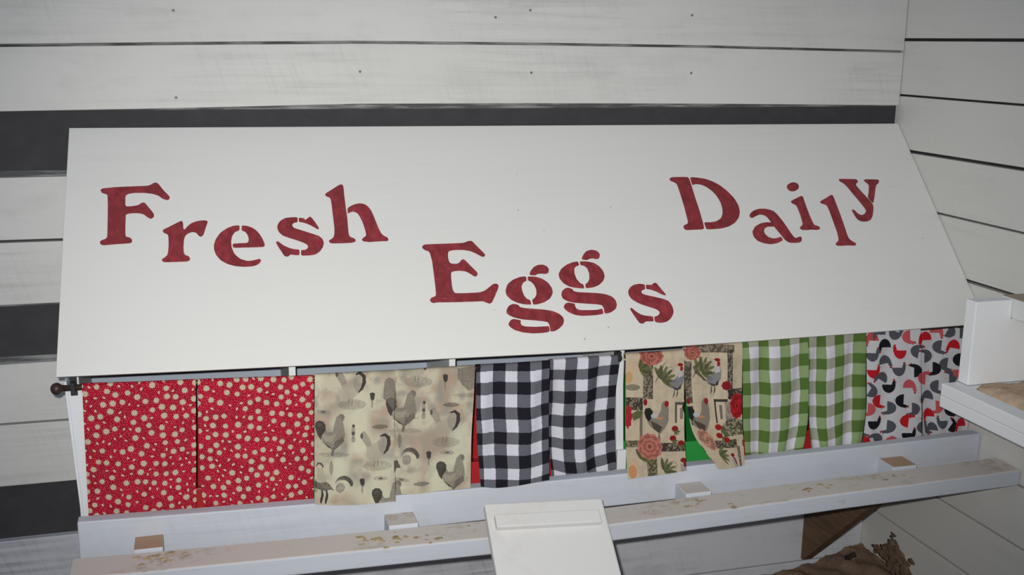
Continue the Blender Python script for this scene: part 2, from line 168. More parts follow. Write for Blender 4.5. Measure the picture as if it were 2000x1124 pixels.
def add_box(bm, x0, x1, y0, y1, z0, z1):
    vs_ = [bm.verts.new(p) for p in ((x0, y0, z0), (x1, y0, z0), (x1, y1, z0), (x0, y1, z0), (x0, y0, z1), (x1, y0, z1), (x1, y1, z1), (x0, y1, z1))]
    for f in ((0, 1, 2, 3), (4, 5, 6, 7), (0, 1, 5, 4), (1, 2, 6, 5), (2, 3, 7, 6), (3, 0, 4, 7)):
        bm.faces.new([vs_[i] for i in f])

def box(*a):
    bm = bmesh.new()
    add_box(bm, *a)
    return bm

def interp(line, x):
    xs = [p[0] for p in line]
    zs = [p[1] for p in line]
    if x <= xs[0]:
        return zs[0] + (x - xs[0]) * 0.0
    return float(np.interp(x, xs, zs))

def beam(xs, top, bot, y0, y1):
    """A board along x whose upper and lower edge follow top(x), bot(x)."""
    bm = bmesh.new()
    rings = []
    for x in xs:
        rings.append([bm.verts.new((x, y0, bot(x))), bm.verts.new((x, y1, bot(x))), bm.verts.new((x, y1, top(x))), bm.verts.new((x, y0, top(x)))])
    for a, b in zip(rings, rings[1:]):
        for i in range(4):
            bm.faces.new((a[i], a[(i + 1) % 4], b[(i + 1) % 4], b[i]))
    bm.faces.new(rings[0])
    bm.faces.new(rings[-1][::-1])
    return bm

def prism(pts, d):
    """Closed polygon of 3-D points pushed along the vector d."""
    bm = bmesh.new()
    a = [bm.verts.new(p) for p in pts]
    b = [bm.verts.new(Vector(p) + Vector(d)) for p in pts]
    bm.faces.new(a)
    bm.faces.new(b[::-1])
    n = len(a)
    for i in range(n):
        bm.faces.new((a[i], a[(i + 1) % n], b[(i + 1) % n], b[i]))
    return bm

def add_tube(bm, path, radii, seg=12, caps=True):
    rings = []
    path = [Vector(p) for p in path]
    if not hasattr(radii, '__len__'):
        radii = [radii] * len(path)
    for i, p in enumerate(path):
        d = (path[min(i + 1, len(path) - 1)] - path[max(i - 1, 0)]).normalized()
        u = d.orthogonal().normalized() if abs(d.z) > 0.9 else d.cross(Vector((0, 0, 1))).normalized()
        v = d.cross(u)
        rings.append([bm.verts.new(p + (u * math.cos(2 * math.pi * k / seg) + v * math.sin(2 * math.pi * k / seg)) * radii[i]) for k in range(seg)])
    for a, b in zip(rings, rings[1:]):
        for k in range(seg):
            bm.faces.new((a[k], a[(k + 1) % seg], b[(k + 1) % seg], b[k]))
    if caps:
        bm.faces.new(rings[0])
        bm.faces.new(rings[-1][::-1])

def chaikin(p, n=2):
    for r in range(n):
        q = []
        k = 0.14 if r == 0 else 0.25
        for i in range(len(p)):
            a, b = p[i], p[(i + 1) % len(p)]
            q.append((a[0] * (1 - k) + b[0] * k, a[1] * (1 - k) + b[1] * k))
            q.append((a[0] * k + b[0] * (1 - k), a[1] * k + b[1] * (1 - k)))
        p = q
    return p

def add_blob(bm, c, r, squash=(1, 1, 1), rough=0.25, sub=1):
    res = bmesh.ops.create_icosphere(bm, subdivisions=sub, radius=1.0)
    for v in res['verts']:
        k = 1 + random.uniform(-rough, rough)
        v.co = Vector((c[0] + v.co.x * r * squash[0] * k, c[1] + v.co.y * r * squash[1] * k, c[2] + v.co.z * r * squash[2] * k))

# ------------------------------------------------------------------ materials
class NT:
    def __init__(self, name):
        self.m = bpy.data.materials.new(name)
        self.m.use_nodes = True
        self.t = self.m.node_tree
        self.b = self.t.nodes['Principled BSDF']
    def n(self, kind, **kw):
        nd = self.t.nodes.new(kind)
        for k, v in kw.items():
            setattr(nd, k, v)
        return nd
    def l(self, a, b):
        self.t.links.new(a, b)
    def pos(self, scale=(1, 1, 1), rot=(0, 0, 0), loc=(0, 0, 0)):
        g = self.n('ShaderNodeNewGeometry')
        src = g.outputs['Position']
        if any(rot):                                   # turn first, then stretch
            r = self.n('ShaderNodeMapping')
            r.inputs['Rotation'].default_value = rot
            self.l(src, r.inputs['Vector'])
            src = r.outputs['Vector']
        mp = self.n('ShaderNodeMapping')
        mp.inputs['Scale'].default_value = scale
        mp.inputs['Location'].default_value = loc
        self.l(src, mp.inputs['Vector'])
        return mp.outputs['Vector']
    def noise(self, vec, scale, detail=4, rough=0.55, dist=0.0):
        nd = self.n('ShaderNodeTexNoise')
        nd.inputs['Scale'].default_value = scale
        nd.inputs['Detail'].default_value = detail
        nd.inputs['Roughness'].default_value = rough
        nd.inputs['Distortion'].default_value = dist
        self.l(vec, nd.inputs['Vector'])
        return nd.outputs['Fac']
    def ramp(self, fac, lo, hi, a=0.0, b=1.0):
        nd = self.n('ShaderNodeMapRange')
        nd.inputs['From Min'].default_value = lo
        nd.inputs['From Max'].default_value = hi
        nd.inputs['To Min'].default_value = a
        nd.inputs['To Max'].default_value = b
        self.l(fac, nd.inputs['Value'])
        return nd.outputs['Result']
    def math(self, op, a, b=None):
        nd = self.n('ShaderNodeMath', operation=op)
        for i, v in enumerate((a, b)):
            if v is None: continue
            if isinstance(v, (int, float)): nd.inputs[i].default_value = v
            else: self.l(v, nd.inputs[i])
        return nd.outputs[0]
    def mix(self, fac, a, b):
        nd = self.n('ShaderNodeMix', data_type='RGBA')
        if isinstance(fac, (int, float)): nd.inputs['Factor'].default_value = fac
        else: self.l(fac, nd.inputs['Factor'])
        for s, v in ((6, a), (7, b)):
            if isinstance(v, tuple): nd.inputs[s].default_value = (*v, 1)
            else: self.l(v, nd.inputs[s])
        return nd.outputs[2]
    def color(self, c):
        if isinstance(c, tuple): self.b.inputs['Base Color'].default_value = (*c, 1)
        else: self.l(c, self.b.inputs['Base Color'])
    def rough(self, r, spec=0.3):
        self.b.inputs['Roughness'].default_value = r
        self.b.inputs['Specular IOR Level'].default_value = spec
    def bump(self, h, strength=0.3, dist=0.001):
        nd = self.n('ShaderNodeBump')
        nd.inputs['Strength'].default_value = strength
        nd.inputs['Distance'].default_value = dist
        self.l(h, nd.inputs['Height'])
        self.l(nd.outputs['Normal'], self.b.inputs['Normal'])

def paint(name, base, grime, along='x', streak=0.5, stain=None, stain_amt=0.0, rough=0.55, spec=0.25):
    """White paint over rough sawn board: grain shows through along the board, brush strokes across it."""
    m = NT(name)
    sc = (2.2, 60, 60) if along == 'x' else (60, 2.2, 60)
    g1 = m.noise(m.pos(sc), 1.0, 6, 0.65, 0.6)                                   # grain
    g2 = m.noise(m.pos((2.4, 2.4, 6) if along == 'x' else (2.4, 2.4, 6)), 1.0, 3)  # where it shows
    g3 = m.noise(m.pos((95, 95, 7), rot=(0, math.radians(16), 0)), 1.0, 3)        # slanting strokes
    k = m.math('MULTIPLY', m.ramp(g1, 0.42, 0.72), m.ramp(g2, 0.42, 0.68))
    k2 = m.math('MULTIPLY', m.ramp(g3, 0.5, 0.75), m.ramp(g2, 0.35, 0.7))
    g4 = m.noise(m.pos((4, 4, 11)), 1.0, 5, 0.65)                                 # rubbed grey patches
    fl = m.ramp(m.noise(m.pos((46, 46, 46), loc=(3, 1, 2)), 1.0, 2), 0.775, 0.80, 0, 0.55)  # odd specks
    k = m.math('ADD', k, m.math('MULTIPLY', k2, 0.38))
    k = m.math('ADD', k, m.ramp(g4, 0.56, 0.76, 0, 0.5))
    k = m.math('MINIMUM', m.math('MULTIPLY', k, streak), 1.0)
    c = m.mix(k, base, grime)
    c = m.mix(fl, c, (0.2, 0.19, 0.18))
    if stain:
        s1 = m.noise(m.pos((5, 5, 5)), 1.0, 5, 0.6)
        s2 = m.noise(m.pos((38, 38, 38)), 1.0, 4, 0.7)
        sf = m.math('MULTIPLY', m.math('MULTIPLY', m.ramp(s1, 0.42, 0.62), m.ramp(s2, 0.42, 0.62)), stain_amt)
        c = m.mix(sf, c, stain)
    m.color(c)
    m.rough(rough, spec)
    m.bump(g1, 0.25, 0.0015)
    return m.m

def plain(name, col, rough=0.6, spec=0.3, var=0.15, scale=30, metal=0.0):
    m = NT(name)
    nz = m.noise(m.pos((scale,) * 3), 1.0, 4)
    m.color(m.mix(m.ramp(nz, 0.3, 0.7), tuple(v * (1 - var) for v in col), tuple(min(1, v * (1 + var)) for v in col)))
    m.rough(rough, spec)
    m.b.inputs['Metallic'].default_value = metal
    m.bump(nz, 0.2, 0.001)
    return m.m

M = {}
M['plank'] = paint('whitewashed_plank', (0.60, 0.592, 0.57), (0.36, 0.35, 0.335), 'x', 0.7)
M['plank_low'] = paint('grubby_shade_tinted_plank', (0.55, 0.56, 0.60), (0.27, 0.27, 0.29), 'x', 0.95)  # grime, plus the bluish shade under the perch tinted into the base colour
M['plank_side'] = paint('whitewashed_side_plank', (0.64, 0.63, 0.595), (0.47, 0.46, 0.44), 'y', 0.35)
M['lid'] = paint('cream_painted_plywood', (0.70, 0.69, 0.66), (0.63, 0.615, 0.575), 'x', 0.3, rough=0.45)
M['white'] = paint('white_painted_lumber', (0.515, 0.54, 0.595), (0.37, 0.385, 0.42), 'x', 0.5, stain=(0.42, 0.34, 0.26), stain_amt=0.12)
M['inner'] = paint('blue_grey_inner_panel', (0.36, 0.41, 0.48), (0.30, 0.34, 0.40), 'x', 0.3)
M['post'] = paint('white_post_paint', (0.70, 0.715, 0.74), (0.55, 0.56, 0.58), 'x', 0.3)
M['white_box'] = paint('white_painted_panel', (0.70, 0.71, 0.73), (0.6, 0.6, 0.62), 'x', 0.2)
M['tray_paint'] = paint('white_tray_paint', (0.84, 0.845, 0.855), (0.74, 0.77, 0.76), 'y', 0.3)
M['ramp'] = paint('white_ramp_paint', (0.61, 0.605, 0.59), (0.52, 0.48, 0.44), 'y', 0.35, stain=(0.5, 0.36, 0.26), stain_amt=0.18)

def soiled(name, base, dirt, amt, normal_z=True):
    """Paint with a film of litter dust trodden onto the upward faces, which stays with the surface."""
    m = NT(name)
    g1 = m.noise(m.pos((3, 60, 60)), 1.0, 5, 0.6)
    c = m.mix(m.ramp(g1, 0.45, 0.75, 0, 0.3), base, tuple(v * 0.7 for v in base))
    s1 = m.noise(m.pos((6, 14, 6)), 1.0, 5, 0.6)
    s2 = m.noise(m.pos((45, 45, 45)), 1.0, 4, 0.7)
    geo = m.n('ShaderNodeNewGeometry')
    sp = m.n('ShaderNodeSeparateXYZ')
    m.l(geo.outputs['Normal'], sp.inputs[0])
    up = m.ramp(sp.outputs['Z'], 0.5, 0.9)
    c = m.mix(m.math('MULTIPLY', up, amt), c, dirt)
    d2 = m.math('MULTIPLY', m.math('MULTIPLY', m.ramp(s1, 0.5, 0.66), m.ramp(s2, 0.45, 0.62)), m.math('MULTIPLY', up, 0.75))
    c = m.mix(d2, c, (0.36, 0.26, 0.16))
    # small scuffs on the painted front
    s3 = m.noise(m.pos((18, 18, 50)), 1.0, 4, 0.7)
    c = m.mix(m.math('MULTIPLY', m.ramp(s3, 0.64, 0.74), 0.35), c, (0.25, 0.22, 0.2))
    m.color(c)
    m.rough(0.6, 0.2)
    m.bump(s2, 0.25, 0.001)
    return m.m
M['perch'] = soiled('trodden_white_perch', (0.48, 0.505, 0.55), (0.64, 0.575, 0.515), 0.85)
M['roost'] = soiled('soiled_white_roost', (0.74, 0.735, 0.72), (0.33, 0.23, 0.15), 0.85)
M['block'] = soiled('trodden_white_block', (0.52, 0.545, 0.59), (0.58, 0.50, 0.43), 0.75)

def backing():
    m = NT('black_wall_sheathing')
    g = m.n('ShaderNodeNewGeometry')
    sp = m.n('ShaderNodeSeparateXYZ')
    m.l(g.outputs['Position'], sp.inputs[0])
    z = sp.outputs['Z']
    # smears of white paint that ran past the edges of the planks
    band = None
    for z0, h in ((1.352, 0.013), (0.918, 0.014), (0.49, 0.012), (0.779, 0.010), (1.2005, 0.009), (1.488, 0.012)):
        d = m.math('ABSOLUTE', m.math('SUBTRACT', z, z0))
        k = m.ramp(d, h * 0.75, h, 1, 0)
        band = k if band is None else m.math('MAXIMUM', band, k)
    nz = m.noise(m.pos((7, 7, 90)), 1.0, 4, 0.6)
    sm = m.math('MULTIPLY', band, m.ramp(nz, 0.44, 0.62, 0.12, 0.75))
    n2 = m.noise(m.pos((30, 30, 30)), 1.0, 4)
    fleck = m.ramp(m.noise(m.pos((40, 40, 90)), 1.0, 3, 0.7), 0.77, 0.82, 0, 0.5)
    c = m.mix(m.ramp(n2, 0.3, 0.7), (0.043, 0.042, 0.046), (0.052, 0.051, 0.055))
    c = m.mix(sm, c, (0.36, 0.37, 0.36))
    c = m.mix(fleck, c, (0.4, 0.4, 0.42))
    m.color(c)
    m.rough(0.75, 0.2)
    m.bump(n2, 0.2, 0.001)
    return m.m
M['black'] = backing()
M['gap'] = plain('dark_gap_sheathing', (0.05, 0.045, 0.048), 0.85, 0.1, 0.3, 14)

def letter_paint():
    m = NT('brushed_red_paint')
    a = m.noise(m.pos((60, 60, 14)), 1.0, 4, 0.6)
    b = m.noise(m.pos((16, 16, 16)), 1.0, 3)
    c = m.mix(m.ramp(a, 0.35, 0.7), (0.185, 0.022, 0.028), (0.33, 0.045, 0.055))
    c = m.mix(m.ramp(b, 0.35, 0.7, 0, 0.7), c, (0.18, 0.030, 0.031))
    c = m.mix(m.ramp(m.noise(m.pos((110, 110, 110)), 1.0, 2), 0.68, 0.78, 0, 0.5), c, (0.50, 0.18, 0.17))
    m.color(c)
    m.rough(0.5, 0.25)
    return m.m
M['letter'] = letter_paint()

def brown_wood():
    m = NT('bare_brown_wood')
    g1 = m.noise(m.pos((50, 6, 50)), 1.0, 5, 0.6, 0.8)
    c = m.mix(m.ramp(g1, 0.3, 0.7), (0.10, 0.062, 0.036), (0.17, 0.11, 0.068))
    m.color(c)
    m.rough(0.8, 0.15)
    m.bump(g1, 0.3, 0.001)
    return m.m
M['wood'] = brown_wood()

def litter(name, a, b):
    m = NT(name)
    n1 = m.noise(m.pos((35, 35, 35)), 1.0, 5, 0.7)
    n2 = m.noise(m.pos((170, 170, 170)), 1.0, 3, 0.7)
    c = m.mix(m.ramp(n1, 0.3, 0.7), a, b)
    c = m.mix(m.ramp(n2, 0.62, 0.72, 0, 0.5), c, tuple(min(1, v * 1.7) for v in b))
    m.color(c)
    m.rough(0.95, 0.05)
    m.bump(n2, 0.6, 0.003)
    return m.m
M['litter'] = litter('dry_brown_litter', (0.46, 0.325, 0.22), (0.64, 0.475, 0.335))
M['floor_litter'] = litter('dark_floor_litter', (0.14, 0.095, 0.066), (0.22, 0.15, 0.105))
M['dropping'] = plain('dried_droppings', (0.40, 0.31, 0.18), 0.9, 0.1, 0.45, 70)
M['block_brown'] = soiled('brown_caked_block', (0.52, 0.545, 0.59), (0.40, 0.24, 0.13), 0.9)
M['dark_lump'] = plain('dark_dried_lump', (0.035, 0.03, 0.025), 0.9, 0.1, 0.3, 60)
M['rod'] = plain('bronze_rod_metal', (0.045, 0.028, 0.02), 0.45, 0.5, 0.25, 80, 0.3)
M['bracket'] = plain('black_bracket_metal', (0.018, 0.018, 0.022), 0.5, 0.4, 0.2, 80)
M['nail'] = plain('nail_head_steel', (0.16, 0.15, 0.15), 0.5, 0.4, 0.2, 80)
M['red_plastic'] = plain('red_plastic', (0.42, 0.02, 0.025), 0.4, 0.4, 0.06, 20)
M['green_plastic'] = plain('green_plastic', (0.03, 0.30, 0.06), 0.4, 0.4, 0.06, 20)

def cloth_mat(name, grey=1.0):
    m = NT(name)
    at = m.n('ShaderNodeAttribute', attribute_name='print')
    uv = m.n('ShaderNodeUVMap', uv_map='cloth')
    w1 = m.n('ShaderNodeTexWave', bands_direction='X')
    w2 = m.n('ShaderNodeTexWave', bands_direction='Y')
    for w in (w1, w2):
        w.inputs['Scale'].default_value = 500
        m.l(uv.outputs['UV'], w.inputs['Vector'])
    weave = m.math('ADD', w1.outputs['Fac'], w2.outputs['Fac'])
    m.l(at.outputs['Color'], m.b.inputs['Base Color'])
    m.rough(0.9, 0.1)
    m.bump(weave, 0.12, 0.0004)
    return m.m

# ------------------------------------------------------------------ the setting
XL = -3.4          # the back wall goes on past the left edge of the frame
floor = obj('floor', box(XL, 0.02, -3.6, 0.02, -0.06, 0.0), M['floor_litter'])
tag(floor, kind='structure')

wall_back = obj('wall_back', box(XL, 0.02, 0.02, 0.06, 0.0, 2.5), M['black'])
tag(wall_back, kind='structure')
wall_right = obj('wall_right', box(0.02, 0.06, -3.6, 0.06, 0.0, 2.5), M['gap'])
tag(wall_right, kind='structure')

LINE_A2 = [(XL, LINE_A[0][1] - 0.002)] + LINE_A
LINE_B2 = [(XL, LINE_B[0][1] - 0.002)] + LINE_B
STN = [XL, -2.7, -2.23, -2.0, -1.86, -1.66, -1.46, -1.24, -1.03, -0.79, -0.55, -0.27, -0.002]
def const(z):
    return lambda x: z
def on(line, d=0.0):
    return lambda x: interp(line, x) + d
wob = [random.uniform(-0.002, 0.002) for _ in range(60)]
def lv(z, k, d):
    return lambda x: z + d + 0.0018 * math.sin(3.1 * x + k * 2.3)
L = LEVELS
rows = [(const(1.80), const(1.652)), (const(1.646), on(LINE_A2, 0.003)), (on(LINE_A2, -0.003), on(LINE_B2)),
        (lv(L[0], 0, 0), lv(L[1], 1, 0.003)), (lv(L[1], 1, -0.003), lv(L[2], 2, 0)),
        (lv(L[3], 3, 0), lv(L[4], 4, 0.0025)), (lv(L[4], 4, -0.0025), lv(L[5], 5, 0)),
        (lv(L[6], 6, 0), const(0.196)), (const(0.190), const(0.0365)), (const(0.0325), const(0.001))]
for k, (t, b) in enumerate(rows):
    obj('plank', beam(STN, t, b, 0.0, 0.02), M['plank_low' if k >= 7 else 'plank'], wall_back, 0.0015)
for z0, z1 in ((1.806, 1.95), (2.1, 2.25)):
    obj('plank', beam([XL, -0.002], const(z1), const(z0), 0.0, 0.02), M['plank'], wall_back, 0.0015)

ZR = [2.2495, 2.104, 1.958, 1.8125, 1.6645, 1.5170, 1.3712, 1.2255, 1.0799, 0.930, 0.784, 0.640, 0.4875, 0.339, 0.1900, 0.0445, 0.0]
GP = [0.006, 0.006, 0.006, 0.006, 0.006, 0.0075, 0.0055, 0.0085, 0.005, 0.0085, 0.006, 0.006, 0.006, 0.0055, 0.006, 0.006, 0.0]
for i in range(len(ZR) - 1):
    obj('plank', box(0.0, 0.02, -3.5, 0.018, ZR[i + 1] + GP[i + 1] / 2, ZR[i] - GP[i] / 2), M['plank_side'], wall_right, 0.0015)

# nail heads that show on the planks of the back wall
def nail(x, z, r=0.0032):
    bm = bmesh.new()
    bmesh.ops.create_cone(bm, cap_ends=True, segments=10, radius1=r, radius2=r * 0.8, depth=0.002, matrix=Matrix.Translation((x, -0.0008, z)) @ Matrix.Rotation(math.pi / 2, 4, 'X'))
    obj('nail_head', bm, M['nail'], wall_back)
for x, z in NAILS:
    nail(x, z)

# ------------------------------------------------------------------ the nest box
ZO = 1.5
LA = Vector((0, 0, -0.2014 + ZO))
LB = Vector((0, -0.4226, -0.6589 + ZO))
SL = (LB - LA).normalized()
LN = Vector((1, 0, 0)).cross(SL).normalized()          # out of the lid's painted face
if LN.y > 0: LN = -LN
def lid_pt(u, v, d=0.0):
    return LA + Vector((min(u, -2.0) / 1000, 0, 0)) + SL * (v / 1000) + LN * d
def lid_z(y):
    return LA.z + (LB.z - LA.z) / (LB.y - LA.y) * y

nest = empty('nest_box', (-1.05, -0.2, 0.48), 'long white wall-mounted nest box with a sloping lettered lid and a perch', 'nest box')
lid_pts = [(-2.0, 4.0)] + LID_OUTLINE
lid = obj('lid', prism([lid_pt(u, v) for u, v in lid_pts], (0, 0.011, -0.005)), M['lid'], nest, 0.0012, label='sloping cream plywood lid stencilled with red lettering')
words = ['Fresh', 'Eggs', 'Daily']
wi = 'F r e s h E g g s D a i l y'.split()
for k, (ch, polys) in enumerate(LETTERS):
    bm = bmesh.new()
    for poly in polys:
        pts = chaikin(poly, 2)
        a = [bm.verts.new(lid_pt(u, v, 0.0002)) for u, v in pts]
        b = [bm.verts.new(lid_pt(u, v, 0.0009)) for u, v in pts]
        n = len(a)
        bm.faces.new(b)
        bm.faces.new(a[::-1])
        for i in range(n):
            bm.faces.new((a[i], a[(i + 1) % n], b[(i + 1) % n], b[i]))
    bm.normal_update()
    bmesh.ops.triangulate(bm, faces=[f for f in bm.faces if len(f.verts) > 4], ngon_method='EAR_CLIP')
    word = 'Fresh' if k < 5 else 'Eggs' if k < 9 else 'Daily'
    obj('painted_letter', bm, M['letter'], lid, label='red stencilled letter %s of the word %s' % (ch, word))

# carcass
YF = -0.372
def side(x0, x1, name, y_back, z_low=0.5, mat='white_box'):
    zt = lambda y: lid_z(y) - 0.018
    pts = [(x0, y_back, z_low), (x0, YF, z_low), (x0, YF, zt(YF)), (x0, y_back, zt(y_back))]
    return obj(name, prism(pts, (x1 - x0, 0, 0)), M[mat], nest, 0.001)
side(-2.094, -2.078, 'side_panel', -0.004)
side(-0.018, -0.003, 'side_panel', -0.004)
for x in (-1.6717, -1.3315, -0.9397, -0.6415, -0.322):
    side(x, x + 0.014, 'divider', -0.131)
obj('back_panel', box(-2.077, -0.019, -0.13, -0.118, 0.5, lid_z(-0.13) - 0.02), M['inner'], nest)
obj('floor_panel', box(-2.094, -0.003, -0.415, -0.004, 0.482, 0.499), M['white_box'], nest)
# corner post at the left end, leaning a little, and the middle post with its foot
obj('corner_post', prism([(-2.0990, -0.372, 0.83), (-2.060, -0.372, 0.83), (-2.050, -0.372, 0.5), (-2.0840, -0.372, 0.5)], (0, -0.013, 0)), M['post'], nest, 0.001)
obj('corner_post', prism([(-2.1045, -0.356, 0.84), (-2.0995, -0.356, 0.84), (-2.0845, -0.356, 0.5), (-2.0895, -0.356, 0.5)], (0, -0.026, 0)), M['post'], nest, 0.001)
obj('middle_post', prism([(-0.9520, -0.373, 0.835), (-0.9345, -0.373, 0.835), (-0.9215, -0.373, 0.5), (-0.9400, -0.373, 0.5)], (0, -0.012, 0)), M['post'], nest, 0.0015)
obj('foot_block', box(-0.944, -0.922, -0.395, -0.386, 0.5, 0.592), M['post'], nest, 0.001)
# front board (the lip under the curtains)
LXS = [-2.093, -1.98, -1.8628, -1.6492, -1.4568, -1.2092, -0.9711, -0.7942, -0.6483, -0.3157, -0.1, -0.003]
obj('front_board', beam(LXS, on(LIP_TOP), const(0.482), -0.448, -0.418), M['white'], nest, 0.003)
# perch rail in front and its spacer blocks
PXS = [-2.0998, -1.9824, -1.8, -1.6654, -1.48, -1.3029, -1.17, -1.0391, -0.9097, -0.7025, -0.4751, -0.2409, -0.003]
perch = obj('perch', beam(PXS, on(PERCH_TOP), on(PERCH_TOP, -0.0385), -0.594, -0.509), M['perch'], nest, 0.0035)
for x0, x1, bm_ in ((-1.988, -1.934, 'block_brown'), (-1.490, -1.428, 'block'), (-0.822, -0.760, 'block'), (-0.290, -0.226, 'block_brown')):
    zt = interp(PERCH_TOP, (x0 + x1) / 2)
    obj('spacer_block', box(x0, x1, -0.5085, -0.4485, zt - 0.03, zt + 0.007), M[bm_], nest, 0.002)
bm = bmesh.new()
def perch_z(x): return interp(PERCH_TOP, x)
for cx, cy, n, sp in ((-1.955, -0.54, 22, 0.05), (-1.50, -0.555, 26, 0.05), (-1.42, -0.57, 8, 0.03), (-0.82, -0.545, 12, 0.05), (-0.745, -0.588, 5, 0.006), (-0.53, -0.555, 12, 0.05), (-0.30, -0.54, 6, 0.05), (-1.2, -0.55, 6, 0.2)):
    for _ in range(n):
        x = cx + random.gauss(0, sp * 0.6)
        y = min(max(cy + random.gauss(0, 0.012), -0.59), -0.513)
        r = random.uniform(0.0012, 0.006)
        add_blob(bm, (x, y, perch_z(x) + 0.0002), r, (random.uniform(1, 2.2), 1, 0.22), 0.35)
dr = obj('droppings', bm, M['dropping'], perch)
dr['kind'] = 'stuff'
# bare brown knee bracket under the box
bx = -0.2005
obj('support_bracket', prism([(bx, -0.002, 0.043), (bx, -0.012, 0.043), (bx, -0.445, 0.470), (bx, -0.445, 0.481), (bx, -0.002, 0.481)], (0.03, 0, 0)), M['wood'], nest, 0.001, label='bare brown wooden knee bracket')
obj('support_bracket', prism([(-1.9, -0.002, 0.043), (-1.9, -0.012, 0.043), (-1.9, -0.445, 0.470), (-1.9, -0.445, 0.481), (-1.9, -0.002, 0.481)], (0.03, 0, 0)), M['wood'], nest, 0.001, label='bare brown wooden knee bracket')

# ------------------------------------------------------------------ nest liners inside the box (seen between the curtains)
def liner(x0, x1, mat, label):
    bm = bmesh.new()
    y0, y1, zf, zb, zz = -0.365, -0.145, 0.585, 0.60, 0.502
    add_box(bm, x0, x1, y0, y1, zz, zz + 0.004)
    add_box(bm, x0, x1, y0, y0 + 0.004, zz, zf)
    add_box(bm, x0, x1, y1 - 0.004, y1, zz, zb + 0.09)
    add_box(bm, x0, x0 + 0.004, y0, y1, zz, zb)
    add_box(bm, x1 - 0.004, x1, y0, y1, zz, zb)
    o = obj('nest_tray', bm, M[mat], None, 0.001)
    tag(o, label, 'tray', 'plastic trays inside the nest box')
liner(-2.045, -1.69, 'red_plastic', 'red plastic nest tray glimpsed between the two red daisy curtains')
liner(-1.648, -1.345, 'green_plastic', 'green plastic nest tray hidden behind the grey rooster-sketch curtains')
liner(-1.308, -0.955, 'red_plastic', 'red plastic nest tray showing beside the black checked curtains')
liner(-0.916, -0.655, 'green_plastic', 'green plastic nest tray showing under the rooster and rose curtains')
liner(-0.618, -0.335, 'red_plastic', 'red plastic nest tray behind the green checked curtains')

# ------------------------------------------------------------------ curtain rods
def rod(name, pts, finial, brackets, label):
    e = empty(name, pts[0], label, 'curtain rod', 'curtain rods on the nest box')
    bm = bmesh.new()
    add_tube(bm, pts, 0.0062, 14)
    obj('rod', bm, M['rod'], e, 0, True)
    if finial:
        x, y, z = pts[0]
        bm = bmesh.new()
        prof = [(0.004, 0.0062), (-0.002, 0.0075), (-0.004, 0.0095), (-0.008, 0.0118), (-0.013, 0.0118), (-0.018, 0.0095), (-0.021, 0.005), (-0.022, 0.0006)]
        add_tube(bm, [(x + a, y, z) for a, r in prof], [r for a, r in prof], 16)
        obj('finial', bm, M['rod'], e, 0, True)
    for bx_, bz in brackets:
        bm = bmesh.new()
        add_box(bm, bx_ - 0.0065, bx_ + 0.0065, -0.3875, -0.3855, bz - 0.019, bz + 0.022)
        add_box(bm, bx_ - 0.004, bx_ + 0.004, -0.4032, -0.386, bz - 0.012, bz - 0.0075)
        add_box(bm, bx_ - 0.004, bx_ + 0.004, -0.4062, -0.4032, bz - 0.012, bz + 0.011)
        add_box(bm, bx_ - 0.004, bx_ + 0.004, -0.4032, -0.386, bz + 0.0075, bz + 0.011)
        obj('wall_bracket', bm, M['bracket'], e, 0.0006)
RY = -0.397
rod('curtain_rod', [(-2.106, RY, 0.8315), (-2.06, RY, 0.8312), (-1.966, RY, 0.827), (-1.857, RY, 0.824), (-1.74, RY, 0.8195), (-1.62, RY, 0.8155), (-1.45, RY, 0.8145), (-1.28, RY, 0.8130), (-0.944, RY, 0.8130)], True, [(-2.0865, 0.831), (-0.951, 0.8185)], 'dark bronze curtain rod with a round finial, left half of the nest box')
rod('curtain_rod', [(-0.936, RY, 0.8165), (-0.80, RY, 0.8165), (-0.65, RY, 0.8240), (-0.48, RY, 0.8290), (-0.32, RY, 0.8320), (-0.022, RY, 0.835)], False, [], 'dark curtain rod behind the lid edge, right half of the nest box')

# ------------------------------------------------------------------ curtains
RNG = np.random.default_rng(11)
def vnoise(h, w, cell_y, cell_x, rng):
    gy, gx = int(h / cell_y) + 3, int(w / cell_x) + 3
    g = rng.random((gy, gx))
    y = np.arange(h) / cell_y
    x = np.arange(w) / cell_x
    iy, ix = y.astype(int), x.astype(int)
    fy, fx = (y - iy)[:, None], (x - ix)[None, :]
    fy, fx = fy * fy * (3 - 2 * fy), fx * fx * (3 - 2 * fx)
    a, b = g[iy][:, ix], g[iy][:, ix + 1]
    c, d = g[iy + 1][:, ix], g[iy + 1][:, ix + 1]
    return (a * (1 - fx) + b * fx) * (1 - fy) + (c * (1 - fx) + d * fx) * fy

